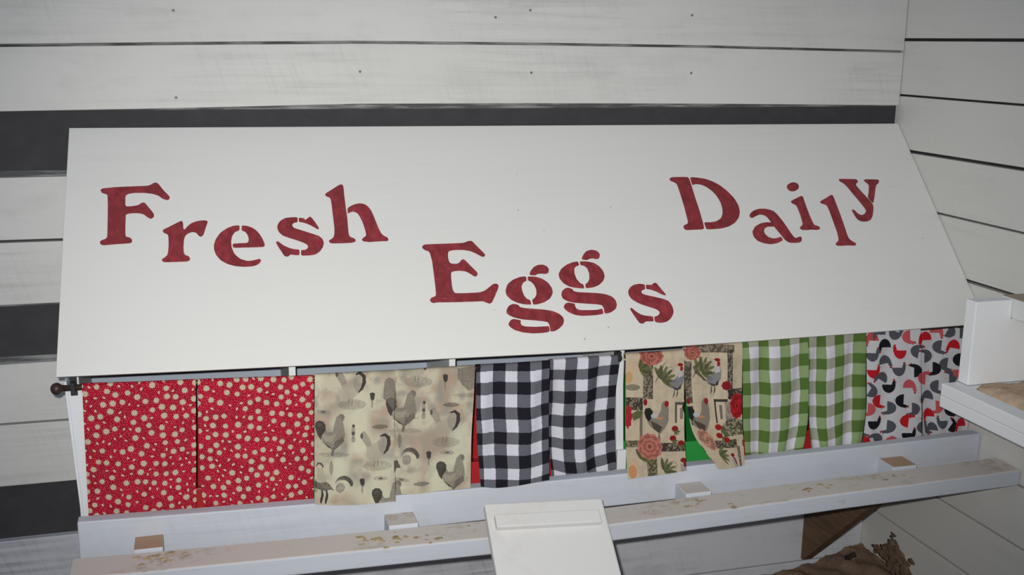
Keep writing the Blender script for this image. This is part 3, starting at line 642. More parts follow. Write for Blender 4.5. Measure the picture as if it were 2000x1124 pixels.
class Print:
    """The colours printed on one panel, laid out flat on the cloth; quad: where the panel's corners fall in the pattern's own units."""
    def __init__(self, W, H, res, base, quad, gain):
        self.nx, self.ny = max(8, int(W / res)), max(8, int(H / res))
        self.gain = gain
        self.a = np.zeros((self.ny, self.nx, 3)) + np.array(lin(base))
        self.quad = quad
    def mp(self, p):
        xl, xr, tl, tr, bl, br = self.quad
        p = np.asarray(p, float)
        s = (p[:, 0] - xl) / (xr - xl)
        t0, t1 = tl + (tr - tl) * s, bl + (br - bl) * s
        return np.c_[s * (self.nx - 1), (p[:, 1] - t0) / (t1 - t0) * (self.ny - 1)]
    def poly(self, pts, col, a=1.0, tex=None):
        q = self.mp(pts)
        x0, x1 = max(0, int(q[:, 0].min())), min(self.nx - 1, int(q[:, 0].max()) + 1)
        y0, y1 = max(0, int(q[:, 1].min())), min(self.ny - 1, int(q[:, 1].max()) + 1)
        if x1 <= x0 or y1 <= y0: return
        X, Y = np.meshgrid(np.arange(x0, x1 + 1), np.arange(y0, y1 + 1))
        ins = np.zeros(X.shape, bool)
        n = len(q)
        for i in range(n):
            (ax, ay), (bx_, by) = q[i], q[(i + 1) % n]
            if ay == by: continue
            c = ((ay > Y) != (by > Y)) & (X < (bx_ - ax) * (Y - ay) / (by - ay) + ax)
            ins ^= c
        al = ins * a
        if tex is not None:
            al = al * tex[y0:y1 + 1, x0:x1 + 1]
        self.a[y0:y1 + 1, x0:x1 + 1] += al[..., None] * (np.array(lin(col)) - self.a[y0:y1 + 1, x0:x1 + 1])
    def ell(self, cx, cy, rx, ry, col, a=1.0, rot=0.0, tex=None, n=20, petal=0.0, k=8):
        th = np.arange(n * (3 if petal else 1)) * 2 * math.pi / (n * (3 if petal else 1))
        rr = 1 + petal * np.cos(k * th)
        x, y = rx * rr * np.cos(th), ry * rr * np.sin(th)
        c, s = math.cos(rot), math.sin(rot)
        self.poly(np.c_[cx + x * c - y * s, cy + x * s + y * c], col, a, tex)
    def stroke(self, pts, w, col, a=1.0, taper=0.3):
        p = np.asarray(pts, float)
        d = np.gradient(p, axis=0)
        nrm = np.c_[-d[:, 1], d[:, 0]] / (np.linalg.norm(d, axis=1)[:, None] + 1e-9)
        ww = w * (1 - (1 - taper) * np.abs(np.linspace(-1, 1, len(p))) ** 2)[:, None] / 2
        self.poly(np.r_[p + nrm * ww, (p - nrm * ww)[::-1]], col, a)
    def tex(self, cell=2.0, lo=0.0):
        return lo + (1 - lo) * (RNG.random((self.ny, self.nx)) > 0.5)
    def soft(self, cell, lo, hi):
        v = vnoise(self.ny, self.nx, cell, cell, RNG)
        return np.clip((v - lo) / (hi - lo), 0, 1)

def print_daisy(W, H, seed):
    rng = np.random.default_rng(seed)
    P = Print(W, H, 0.0008, (172, 14, 44), (0, W * 1000, 0, 0, H * 1000, H * 1000), 1)
    w, h = W * 1000, H * 1000
    m = P.soft(18, 0.3, 0.8)
    P.a *= (0.85 + 0.2 * m)[..., None]
    j = 0
    for y in np.arange(1, h, 3.6):
        j += 1
        for x in np.arange(1 + (j % 2) * 2.0, w, 4.0):
            P.ell(x + rng.normal(0, .5), y + rng.normal(0, .5), 0.72, 0.72, (234, 140, 146), 0.9, n=6)
    pts = []
    tries = 0
    while tries < 6000 and len(pts) < 400:
        tries += 1
        x, y = rng.uniform(0, w), rng.uniform(0, h)
        big = rng.random() < 0.78
        r = rng.uniform(4.8, 6.0) if big else rng.uniform(2.8, 3.6)
        if all((x - a) ** 2 + (y - b) ** 2 > (r + c + 5.2) ** 2 for a, b, c in pts):
            pts.append((x, y, r))
    for x, y, r in pts:
        for _ in range(2):
            an = rng.uniform(0, 6.28)
            P.ell(x + math.cos(an) * r * 1.15, y + math.sin(an) * r * 1.15, 2.4, 1.1, (110, 40, 36), 0.75, an, n=8)
        if r > 4:
            P.ell(x, y, r, r, (196, 186, 160), 1, rng.uniform(0, 1), n=18, petal=0.2, k=9)
            P.ell(x, y, 1.6, 1.6, (182, 166, 128), 0.8, n=8)
        else:
            P.ell(x, y, r, r * 0.6, (205, 190, 160), 1, rng.uniform(0, 3), n=12)
    return P

def print_toile(W, H, quad):
    P = Print(W, H, 0.0008, (200, 192, 168), quad, 1)
    for cell, col, lo, hi, a in ((44, (158, 140, 124), .42, .85, .8), (26, (176, 148, 128), .5, .85, .75), (20, (150, 148, 136), .55, .9, .7), (9, (160, 152, 135), .6, .95, .5), (60, (214, 212, 184), .5, .9, .8)):
        al = P.soft(cell, lo, hi)[..., None] * a
        P.a += al * (np.array(lin(col)) - P.a)
    ink, mid, pale = (58, 54, 52), (108, 102, 94), (160, 152, 138)
    hatch = lambda lo: P.tex(1, lo)
    def ground(x, y, rx, ry):
        P.ell(x, y, rx, ry, (112, 108, 100), 0.6, 0, hatch(0.2))
    def rooster_a(dx, dy):
        o = np.array((dx, dy))
        ground(200 + dx, 692 + dy, 120, 17)
        P.poly(np.array([(182, 640), (172, 700), (190, 702), (205, 640)]) + o, mid, .9)
        P.poly(np.array([(150, 530), (185, 528), (200, 470), (212, 425), (238, 408), (262, 410), (275, 440), (262, 455), (272, 500), (280, 550), (268, 600), (225, 640), (192, 665), (160, 640), (120, 610), (92, 560), (100, 520), (130, 500)]) + o, (128, 121, 110), .95, 0.7 + 0.3 * P.tex())
        P.poly(np.array([(100, 545), (160, 560), (215, 540), (180, 600), (130, 600)]) + o, (172, 164, 146), .6)
        P.poly(np.array([(200, 600), (262, 560), (272, 600), (225, 640), (192, 660)]) + o, ink, .7, hatch(.3))
        P.poly(np.array([(55, 495), (60, 465), (85, 450), (115, 456), (135, 482), (132, 520), (105, 560), (98, 590), (75, 555)]) + o, (66, 62, 58), .95)
        P.poly(np.array([(110, 600), (160, 630), (190, 655), (150, 640)]) + o, ink, .8)
        P.ell(258 + dx, 425 + dy, 14, 16, (120, 112, 104), .8)
        P.stroke(np.array([(225, 430), (240, 405), (262, 408), (276, 430)]) + o, 9, mid, .9)
        P.ell(90 + dx, 480 + dy, 18, 14, (100, 96, 90), .5)
    def rooster_b(dx, dy):
        o = np.array((dx, dy))
        ground(520 + dx, 775 + dy, 105, 38)
        P.poly(np.array([(395, 560), (400, 535), (425, 522), (440, 545), (462, 580), (480, 630), (440, 642), (420, 610), (405, 585)]) + o, (142, 135, 122), .9, 0.6 + 0.4 * P.tex())
        P.ell(402 + dx, 560 + dy, 10, 20, (78, 72, 72), .85)
        P.poly(np.array([(440, 640), (500, 610), (540, 590), (575, 640), (570, 690), (520, 740), (460, 740), (430, 700)]) + o, (168, 160, 144), .8, 0.6 + 0.4 * P.tex())
        P.stroke(np.array([(540, 562), (575, 552), (602, 575), (604, 620), (590, 660), (565, 690)]) + o, 30, (56, 52, 52), .95)
        P.poly(np.array([(520, 600), (545, 570), (580, 575), (585, 640), (555, 690), (530, 660)]) + o, (140, 134, 124), .7, hatch(.5))
        for x in (495, 518):
            P.stroke(np.array([(x, 730), (x + 2, 760), (x - 6, 785)]) + o, 7, mid, .8)
    def club(x, y):
        P.poly([(x - 20, y - 28), (x, y - 38), (x + 20, y - 28), (x + 16, y + 10), (x + 2, y + 30), (x - 12, y + 10)], (60, 58, 58), .95)
        P.ell(x, y + 45, 7, 32, (128, 122, 112), .7)
    def striped(x, y, vert=False):
        for k in np.linspace(-1, 1, 9):
            L = 17 * math.sqrt(max(0.1, 1 - k * k))
            if vert: P.stroke([(x - L * .9, y + k * 46 + 4), (x, y + k * 46), (x + L * .9, y + k * 46 - 4)], 7, (80, 78, 72), .8, 1)
            else: P.stroke([(x + k * 52 + 5, y - L), (x + k * 52, y), (x + k * 52 - 6, y + L)], 8, (70, 68, 64), .85, 1)
    def slim(x, y):
        P.ell(x, y, 14, 52, (150, 142, 128), .8)
        P.ell(x + 2, y - 42, 10, 12, ink, .9)
        P.ell(x, y + 12, 12, 14, ink, .8)
        P.ell(x, y + 55, 16, 22, (120, 114, 104), .6)
    def smudge(x, y):
        P.ell(x, y, 54, 17, (128, 124, 112), .7, .05, hatch(.3))
        P.ell(x, y, 18, 8, (84, 80, 76), .8)
    def plume(x, y):
        for k in range(9):
            r = 70 - k * 6
            th = np.linspace(math.radians(200 + k * 9), math.radians(360 + k * 5 - 20), 12)
            P.stroke(np.c_[x - 10 + k * 3 + r * np.cos(th), y + 40 - k * 2 + r * 1.15 * np.sin(th)], 10, ink if k % 2 == 0 else (118, 110, 100), .9)
        P.ell(x - 40, y + 45, 32, 40, (104, 98, 90), .8, .5, hatch(.4))
    def dark_bird(x, y):
        P.poly([(x + 8, y - 55), (x + 45, y - 48), (x + 66, y + 10), (x + 72, y + 50), (x + 20, y + 62), (x + 2, y + 20)], (176, 166, 142), .95, 0.6 + 0.4 * P.tex())
        P.stroke([(x - 2, y - 62), (x + 14, y - 86), (x + 34, y - 84), (x + 50, y - 66), (x + 44, y - 50)], 18, (84, 74, 72), .9)
        P.poly([(x - 16, y + 45), (x + 30, y + 62), (x + 72, y + 48), (x + 100, y + 70), (x + 128, y + 112), (x + 96, y + 106), (x + 70, y + 120), (x + 40, y + 118), (x - 16, y + 95)], (60, 56, 54), .95, 0.6 + 0.4 * P.tex())
        P.poly([(x + 30, y + 70), (x + 80, y + 76), (x + 96, y + 104), (x + 56, y + 100)], (128, 118, 100), .8)
        for q in (38, 72):
            P.stroke([(x + q, y + 112), (x + q + 6, y + 150), (x + q - 2, y + 185), (x + q - 8, y + 215)], 20, (52, 48, 48), .95, .5)
    rooster_b(-190, -440); rooster_a(0, 0); rooster_b(0, 0)
    rooster_a(415, 490); rooster_b(510, -165); rooster_a(900, 300); rooster_a(525, -165); rooster_b(290, -600)
    P.poly([(570, 160), (600, 140), (640, 160), (650, 250), (660, 330), (640, 380), (600, 330), (560, 290), (560, 230)], (118, 110, 100), .95, 0.6 + 0.4 * P.tex())
    P.poly([(1095, 80), (1230, 60), (1230, 220), (1180, 240), (1130, 190), (1095, 150)], (110, 104, 96), .95, 0.5 + 0.5 * P.tex())
    ground(1150, 270, 90, 14)
    for x, y in ((478, 285), (1007, 155), (402, 900), (900, 708)): club(x, y)
    for x, y in ((540, 495), (1057, 340), (845, 912)): striped(x, y)
    for x, y in ((175, 790), (683, 600), (60, 930)): striped(x, y, True)
    for x, y in ((340, 530), (857, 365)): slim(x, y)
    for x, y in ((115, 388), (540, 870), (1040, 686), (690, 885)): smudge(x, y)
    plume(280, 890); plume(775, 690)
    dark_bird(65, 845); P.poly([(640, 745), (665, 740), (690, 795), (655, 800), (640, 840)], ink, .85)
    return P

def print_check(W, H, cols, rows, c0, r0, pal, ph):
    P = Print(W, H, 0.0008, (200, 200, 200), (0, 1, 0, 0, 1, 1), 1)
    s = np.linspace(0, 1, P.nx)[None, :] + np.zeros((P.ny, 1))
    t = np.linspace(0, 1, P.ny)[:, None] + np.zeros((1, P.nx))
    ss = s + 0.010 * np.sin(7 * t + ph) + 0.004 * np.sin(19 * t + 2 * ph)
    tt = t + 0.008 * np.sin(6 * s + ph) * (1 + t)
    ci = (np.searchsorted(np.array(cols), ss) + c0) % 2
    ri = (np.searchsorted(np.array(rows), tt) + r0) % 2
    L = np.array([lin(c) for c in pal])      # both, column only, row only, none
    idx = np.where(ci == 1, np.where(ri == 1, 0, 1), np.where(ri == 1, 2, 3))
    P.a = L[idx] * (0.94 + 0.12 * RNG.random((P.ny, P.nx, 1)))
    return P

def print_collage(W, H, quad):
    P = Print(W, H, 0.0008, (196, 180, 154), quad, 1)
    al = P.soft(14, .35, .9)[..., None] * .6
    P.a += al * (np.array(lin((176, 160, 138))) - P.a)
    dark, grn, red, pink = (46, 41, 38), (74, 80, 50), (132, 30, 34), (178, 104, 92)
    lace = lambda: 0.6 + 0.4 * (P.soft(4, .35, .6))
    R = lambda x0, y0, x1, y1, c, a=1, tex=None: P.poly([(x0, y0), (x1, y0), (x1, y1), (x0, y1)], c, a, tex)
    for y in range(170, 1080, 17):                      # faded script lines
        for x in range(80, 1010, 60):
            P.stroke([(x, y), (x + 20, y - 3), (x + 45, y + 2)], 4, (150, 134, 112), .45, 1)
    def leaves(x, y, sc, n=7, rot=0.0, c=grn):
        for k in range(n):
            an = rot + math.radians(-20 - 25 * k)
            P.ell(x + math.cos(an) * 55 * sc, y + math.sin(an) * 55 * sc, 52 * sc, 13 * sc, c if k % 2 else (98, 104, 66), .95, an, n=12)
    def rose(x, y, rx, ry, c, rot=0.0):
        P.ell(x, y, rx, ry, c, 1, rot, n=16, petal=.05, k=11)
        for k, f in enumerate((.86, .68, .5, .32)):
            P.ell(x, y, rx * f, ry * f, tuple(int(v * (0.72 if k % 2 == 0 else 1.08)) for v in c), .75, rot + k, n=14, petal=.10, k=7 + k)
        P.ell(x, y, rx * .16, ry * .16, tuple(int(v * .6) for v in c), .9)
    def bird1(dx, dy):                                   # silver rooster with trailing olive tail
        o = np.array((dx, dy))
        for k in range(6):
            P.stroke(np.array([(440 - k * 6, 370 - k * 2), (390 - k * 10, 330 - k * 14), (345 - k * 4, 300 - k * 6), (322 + k * 16, 345 - k * 30)]) + o, 17, (92, 92, 66) if k % 2 else (74, 72, 58), .9)
        P.stroke(np.array([(420, 300), (410, 250), (440, 225), (466, 250), (450, 290)]) + o, 7, (150, 140, 118), .9)
        P.poly(np.array([(435, 350), (470, 325), (500, 300), (505, 245), (535, 240), (548, 300), (545, 350), (520, 395), (480, 405), (445, 390)]) + o, (112, 112, 118), 1, 0.7 + .3 * P.tex())
        P.poly(np.array([(500, 240), (535, 235), (540, 300), (505, 315)]) + o, (190, 186, 186), .8)
        P.poly(np.array([(450, 380), (500, 395), (530, 360), (525, 400), (490, 412)]) + o, (50, 48, 52), .9)
        for x in (475, 500):
            P.stroke(np.array([(x, 400), (x - 2, 440), (x - 12, 468)]) + o, 12, (74, 66, 60), .95)
        P.ell(518 + dx, 213 + dy, 22, 13, red, 1, .1)
        P.ell(528 + dx, 243 + dy, 12, 20, (140, 40, 44), 1)
    def bird2(dx, dy):                                   # grey hen with black tail
        o = np.array((dx, dy))
        P.poly(np.array([(290, 600), (340, 615), (365, 570), (372, 510), (395, 488), (425, 500), (432, 570), (432, 640), (400, 700), (360, 745), (330, 720), (285, 690), (255, 640)]) + o, (118, 112, 102), 1, .75 + .25 * P.tex())
        P.poly(np.array([(235, 580), (245, 548), (280, 543), (305, 570), (300, 610), (275, 650), (250, 625)]) + o, (36, 38, 36), 1)
        P.poly(np.array([(285, 640), (340, 665), (380, 690), (355, 740), (310, 705)]) + o, (70, 58, 50), .9)
        P.ell(315 + dx, 605 + dy, 26, 18, (176, 178, 182), .9)
        P.ell(358 + dx, 622 + dy, 30, 8, (196, 130, 84), .95)
        P.stroke(np.array([(352, 735), (352, 770), (362, 792)]) + o, 16, (86, 76, 64), .9)
        P.ell(413 + dx, 512 + dy, 18, 24, (140, 36, 38), 1)
    # first panel
    R(225, 120, 302, 475, (64, 58, 50), .95, lace()); R(85, 462, 222, 560, dark, .95, lace()); R(200, 470, 222, 800, dark, .7)
    R(85, 795, 210, 850, (74, 70, 50), .95, lace()); R(365, 815, 560, 885, dark, .95, lace()); R(480, 500, 560, 660, (58, 60, 56), .9)
    R(496, 522, 560, 665, (196, 180, 154), 1); R(520, 545, 542, 630, (110, 102, 90), .9)
    R(245, 930, 325, 1100, (70, 66, 46), .95, lace())
    leaves(190, 240, 1.0, 6, 1.2); P.poly([(130, 590), (180, 560), (225, 575), (200, 620), (150, 640)], (84, 92, 54), .95)
    rose(290, 145, 92, 70, pink); leaves(370, 330, 1.1, 7, .9); bird1(0, 0); bird2(0, 0)
    P.ell(105, 610, 32, 88, (158, 40, 46), 1, 0, n=14, petal=.1); P.ell(243, 500, 17, 26, red, 1)
    for x, y in ((480, 705), (462, 780), (525, 820)): P.ell(x, y, 26, 24, red, 1); leaves(x, y + 10, .45, 4, 2)
    P.ell(130, 235, 46, 50, (196, 168, 140), .9); P.ell(110, 310, 30, 45, (190, 146, 90), .8); P.ell(140, 385, 60, 25, (108, 104, 84), .8)
    leaves(200, 950, .9, 6, .6); rose(275, 845, 97, 105, (182, 112, 98)); leaves(370, 1040, 1.0, 6, .9)
    P.ell(140, 980, 45, 45, (196, 168, 140), .9); P.ell(130, 1050, 32, 55, (196, 130, 74), .8)
    P.stroke([(430, 1030), (425, 985), (455, 965), (480, 990), (468, 1030)], 8, (140, 128, 108), .9); P.poly([(505, 990), (550, 985), (565, 1060), (510, 1060)], (150, 146, 146), .9); P.ell(535, 958, 26, 20, red, 1); P.ell(545, 990, 14, 26, (130, 36, 40), 1)
    # second panel
    R(548, 180, 604, 480, (66, 62, 52), .95, lace()); R(600, 60, 940, 118, (70, 62, 56), .9, lace()); R(884, 95, 926, 462, (54, 50, 48), .95, lace())
    R(890, 390, 1010, 470, dark, .95, lace()); R(775, 462, 880, 482, dark, .95); R(775, 462, 790, 640, dark, .95); R(800, 490, 855, 640, (190, 174, 150), 1); R(812, 505, 832, 610, (96, 90, 82), .9)
    R(855, 480, 925, 640, (120, 110, 108), .9, lace()); R(560, 500, 600, 640, (60, 66, 52), .9)
    P.poly([(800, 680), (860, 620), (940, 610), (1010, 640), (1010, 750), (820, 755)], (66, 68, 46), .95, 0.5 + .5 * P.soft(5, .35, .6))
    R(690, 780, 930, 850, dark, .95, lace()); R(918, 840, 955, 1010, (56, 52, 48), .95, lace())
    rose(610, 120, 64, 52, pink); leaves(680, 260, 1.1, 7, .9); bird1(290, -42); bird2(300, -40)
    P.ell(875, 362, 36, 34, red, 1, n=14, petal=.06); rose(962, 525, 62, 96, (172, 34, 40))
    for x, y in ((785, 672), (775, 740), (832, 780)): P.ell(x, y, 28, 24, (146, 30, 32), 1); leaves(x + 20, y + 10, .5, 4, 2)
    P.ell(565, 465, 16, 22, red, 1); rose(645, 770, 62, 100, (182, 134, 112), -.35); leaves(690, 900, 1.1, 5, 1.4)
    P.stroke([(770, 1000), (765, 955), (800, 935), (820, 970)], 8, (140, 128, 108), .9); P.poly([(830, 935), (870, 930), (895, 1030), (840, 1030)], (150, 150, 152), .95); P.ell(848, 912, 22, 18, red, 1); P.poly([(850, 925), (872, 935), (890, 1000), (870, 990)], (120, 34, 36), 1)
    P.ell(1000, 820, 14, 30, (120, 60, 56), .8)
    return P

HENS = [(95,135,2,180,0),(160,85,1,180,0),(210,195,0,180,0),(300,100,1,20,0),(415,125,3,90,0),(95,285,1,0,0),(345,262,4,0,1),(490,245,1,100,1),(210,335,1,170,1),(335,412,1,0,0),(490,415,0,-90,0),(105,432,4,0,0),(185,480,1,210,0),(245,562,0,0,0),(425,545,3,180,1),(90,600,1,-60,0),(145,685,4,95,0),(350,680,0,95,0),(255,745,1,-90,1),(465,755,1,-90,1),(75,760,3,-90,1),(125,885,0,0,0),(395,860,4,95,1),(260,910,1,-90,1),(420,990,0,0,0),(160,1020,1,-120,0),(285,1045,3,180,0),(55,1045,4,180,0),(20,940,1,90,0),
        (570,130,4,180,0),(665,68,3,180,1),(780,80,1,-60,0),(690,210,1,95,0),(585,290,1,-90,0),(820,200,4,190,0),(750,360,1,95,0),(665,400,0,-90,1),(555,480,3,95,1),(815,475,1,-90,0),(670,555,1,95,0),(590,640,1,190,0),(685,735,3,-90,1),(590,800,4,180,0),(725,880,1,0,1),(615,925,1,180,0),(835,910,0,-50,0),(930,890,4,180,0),(540,920,1,90,0),(870,320,0,95,0),(890,80,1,-90,0),(900,600,1,-90,0),(780,620,4,0,0),(800,760,0,90,0),(880,430,3,0,0)]
def print_hens(W, H, quad):
    P = Print(W, H, 0.0008, (206, 204, 208), quad, 1)
    al = P.soft(16, .45, .9)[..., None] * .25
    P.a += al * (np.array(lin((182, 178, 182))) - P.a)
    cols = [(30, 30, 36), (84, 86, 94), (186, 80, 82), (196, 88, 92), (190, 32, 40)]
    for x, y, c, rot, mir in HENS:
        a = math.radians(rot)
        def tr(pts):
            q = np.asarray(pts, float)
            if mir: q = q * (-1, 1)
            return np.c_[x + q[:, 0] * math.cos(a) - q[:, 1] * math.sin(a), y + q[:, 0] * math.sin(a) + q[:, 1] * math.cos(a)]
        th = np.linspace(0, math.pi, 18)
        col = cols[c]
        P.poly(tr(np.c_[58 * np.cos(th), -22 + 74 * np.sin(th)]), col)                                    # bowl of the body
        P.poly(tr([(26, -18), (32, -42), (38, -56), (50, -60), (60, -50), (59, -10)]), col)               # neck and head
        P.ell(*tr([(47, -64)])[0], 11, 8, (170, 44, 50), 1, a)                                            # comb
        P.ell(*tr([(62, -46)])[0], 6, 6, (120, 96, 60), .8, a)
        P.stroke(tr([(-6, 46), (-7, 58), (-9, 66)]), 4, (120, 120, 124), .7)
        P.stroke(tr([(8, 46), (8, 58), (10, 66)]), 4, (120, 120, 124), .7)
    return P

def coons(rec, ss, tt):
    _, Lc, Rc, Tc, Bc = rec
    def ev(c, q):
        c = np.array(c)
        d = np.r_[0, np.cumsum(np.linalg.norm(np.diff(c, axis=0), axis=1))]
        d /= d[-1]
        # smooth through the measured points
        fine = np.linspace(0, 1, 80)
        sm = np.stack([np.interp(fine, d, c[:, i]) for i in range(3)], 1)
        for _ in range(60):
            sm[1:-1] = (sm[:-2] + 2 * sm[1:-1] + sm[2:]) / 4
        return np.stack([np.interp(q, fine, sm[:, i]) for i in range(3)], -1)
    Lp, Rp, Tp, Bp = ev(Lc, tt), ev(Rc, tt), ev(Tc, ss), ev(Bc, ss)
    s, t = ss[None, :, None], tt[:, None, None]
    c00, c10, c01, c11 = Tp[0], Tp[-1], Bp[0], Bp[-1]
    return ((1 - s) * Lp[:, None] + s * Rp[:, None] + (1 - t) * Tp[None] + t * Bp[None]
            - ((1 - s) * (1 - t) * c00 + s * (1 - t) * c10 + (1 - s) * t * c01 + s * t * c11))

def curtain(rec, P, label, amp, folds, ph, gain):
    out = rec[4][0][1] < -0.44                      # the hem hangs over the front board
    nx, ny = P.nx, P.ny
    ss, tt = np.linspace(0, 1, nx), np.linspace(0, 1, ny)
    V = coons(rec, ss, tt)
    depth = V[0:1, :, 2] - V[:, :, 2]
    r = 0.0075
    V[:, :, 1] += np.where(depth < r, r * (1 - np.sqrt(np.clip(1 - (1 - depth / r) ** 2, 0, 1))), 0)      # over the top of the rod
    S, T = np.meshgrid(ss, tt)
    V[:, :, 1] += -amp * np.clip(depth / 0.05, 0, 1) * (1 - (0.92 if out else 0) * np.clip((T - 0.55) / 0.35, 0, 1)) * (0.55 * np.sin(2 * math.pi * folds * S + ph + 1.3 * T) + 0.35 * np.sin(2 * math.pi * folds * 1.9 * S - ph * 2 + 2 * T) + 0.3 * np.sin(5 * T + ph))
    back = []
    for k in range(1, 6):                                                                                 # rod pocket behind the rod
        a = math.pi / 2 * min(k, 4) / 4
        row = V[0].copy()
        row[:, 1] += r * math.sin(a)
        row[:, 2] -= r * (1 - math.cos(a)) + (0.012 if k == 5 else 0)
        back.append(row)
    V = np.concatenate([np.array(back[::-1]), V], 0)
    colr = np.concatenate([np.repeat(P.a[0:1], 5, 0), P.a], 0) * gain
    n = V.shape[0]
    me = bpy.data.meshes.new('curtain')
    idx = np.arange(n * nx).reshape(n, nx)
    q = np.stack([idx[:-1, :-1], idx[1:, :-1], idx[1:, 1:], idx[:-1, 1:]], -1).reshape(-1, 4)
    me.vertices.add(n * nx)
    me.vertices.foreach_set('co', V.reshape(-1).astype(np.float32))
    me.loops.add(q.size)
    me.loops.foreach_set('vertex_index', q.reshape(-1).astype(np.int32))
    me.polygons.add(len(q))
    me.polygons.foreach_set('loop_start', np.arange(0, q.size, 4, dtype=np.int32))
    me.update(calc_edges=True)
    me.polygons.foreach_set('use_smooth', np.ones(len(q), bool))
    ca = me.color_attributes.new('print', 'FLOAT_COLOR', 'POINT')
    ca.data.foreach_set('color', np.concatenate([np.clip(colr, 0, .9), np.ones((n, nx, 1))], -1).reshape(-1).astype(np.float32))
    uv = me.uv_layers.new(name='cloth')
    w = np.linalg.norm(np.array(rec[3][0]) - np.array(rec[3][-1]))
    h = np.linalg.norm(np.array(rec[1][0]) - np.array(rec[1][-1]))
    U = np.stack([np.tile(ss * w, (n, 1)), np.repeat(np.linspace(0, 1, n)[:, None] * h, nx, 1)], -1).reshape(-1, 2)
    uv.data.foreach_set('uv', U[q.reshape(-1)].reshape(-1).astype(np.float32))
    me.materials.append(M['cloth'])
    o = bpy.data.objects.new('curtain', me)
    COL.objects.link(o)
    tag(o, label, 'curtain', 'short curtains over the nest openings')

M['cloth'] = cloth_mat('printed_cotton')
REC = {r[0]: r for r in CURTAINS}
def dims(k):
    r = REC[k]
    return (np.linalg.norm(np.array(r[3][0]) - np.array(r[3][-1])), np.linalg.norm(np.array(r[1][0]) - np.array(r[1][-1])))
TQ = {'T1': (52, 648, 122, 95, 1072, 1050), 'T2': (646, 1225, 95, 58, 1000, 955)}
CQ = {'C1': (88, 552, 130, 100, 1110, 1045), 'C2': (552, 1005, 85, 35, 1060, 1000)}
KQ = {'K1': (45, 533, 70, 25, 1050, 1010), 'K2': (533, 1010, 25, -15, 1000, 950)}
BW = [(30, 30, 37), (98, 98, 107), (104, 104, 113), (212, 211, 222)]
GW = [(84, 112, 52), (138, 160, 112), (164, 165, 150), (216, 213, 224)]
G = PRINT_GAIN
curtain(REC['L'], print_daisy(*dims('L'), 3), 'red daisy-print curtain panel nearest the rod finial', 0.002, 1.2, 0.3, G)
curtain(REC['R'], print_daisy(*dims('R'), 4), 'red daisy-print curtain panel next to the rooster-sketch curtains', 0.002, 1.1, 1.9, G)
curtain(REC['T1'], print_toile(*dims('T1'), TQ['T1']), 'beige rooster-sketch curtain panel beside the red daisy curtains, hanging lower', 0.002, 1.0, 0.9, G * 0.92)
curtain(REC['T2'], print_toile(*dims('T2'), TQ['T2']), 'beige rooster-sketch curtain panel beside the black checked curtains', 0.003, 1.2, 2.2, G * 0.92)
curtain(REC['B1'], print_check(*dims('B1'), [.063, .234, .405, .568, .739, .90], [.06, .147, .246, .35, .448, .552, .65, .743, .852, .945], 1, 1, BW, 0.4), 'black and white checked curtain panel beside the rooster-sketch curtains, hanging lower', 0.006, 1.6, 0.4, G)
curtain(REC['B2'], print_check(*dims('B2'), [.05, .22, .39, .545, .70, .87], [.085, .17, .265, .37, .47, .57, .665, .755, .86, .955], 1, 0, BW, 2.4), 'black and white checked curtain panel beside the white middle post', 0.007, 1.7, 2.0, G)
curtain(REC['C1'], print_collage(*dims('C1'), CQ['C1']), 'rooster and rose collage curtain panel beside the white middle post', 0.002, 1.0, 0.2, G)
curtain(REC['C2'], print_collage(*dims('C2'), CQ['C2']), 'rooster and rose collage curtain panel with its lower corner pulled aside', 0.004, 1.2, 1.4, G)
curtain(REC['G1'], print_check(*dims('G1'), [.11, .26, .41, .575, .73, .88], [.06, .155, .26, .365, .47, .575, .68, .785, .885, .98], 1, 1, GW, 1.1), 'green and white checked curtain panel beside the rooster and rose curtains', 0.006, 1.8, 1.1, G)
curtain(REC['G2'], print_check(*dims('G2'), [.03, .16, .31, .46, .62, .79], [.10, .20, .29, .39, .50, .60, .70, .795, .90], 1, 1, GW, 3.0), 'green and white checked curtain panel beside the red and black hen curtains', 0.006, 1.7, 2.7, G)
curtain(REC['K1'], print_hens(*dims('K1'), KQ['K1']), 'white curtain panel with red, black and grey hens beside the green checks', 0.003, 1.3, 0.8, G)
curtain(REC['K2'], print_hens(*dims('K2'), KQ['K2']), 'white hen-print curtain panel half hidden behind the droppings tray', 0.003, 1.3, 2.5, G)

# ------------------------------------------------------------------ ramp up to the perch
RU = Vector((0.0, math.cos(0.5855), math.sin(0.5855)))       # up the ramp
RN = Vector((0, -RU.z, RU.y))                               # out of its upper face
R0 = Vector((-1.178, -0.5775, 0.5735))                       # middle of its top edge, on the upper face
RX = (Vector((1, 0, 0)) - RU * 0.0).normalized()
RD = (-RU + Vector((-0.065, 0, 0))).normalized()             # down the ramp
RX = RD.cross(RN).normalized()
if RX.x < 0: RX = -RX
ramp = empty('chicken_ramp', R0 + RD * 0.99 - RN * 0.02, 'white board ramp with cleats leaning on the perch', 'ramp')
def slab(a, b, w0, w1, h0, h1):
    """Box on the ramp: a..b along it from the top, w0..w1 across, h0..h1 off its upper face."""
    bm = bmesh.new()
    c = []
    for h in (h0, h1):
        for l, w in ((a, w0), (a, w1), (b, w1), (b, w0)):
            c.append(bm.verts.new(R0 + RD * l + RX * w + RN * h))
    for f in ((0, 1, 2, 3), (4, 5, 6, 7), (0, 1, 5, 4), (1, 2, 6, 5), (2, 3, 7, 6), (3, 0, 4, 7)):
        bm.faces.new([c[i] for i in f])
    return bm
obj('board', slab(0.0, 1.02, -0.126, 0.126, -0.02, 0.0), M['ramp'], ramp, 0.004)
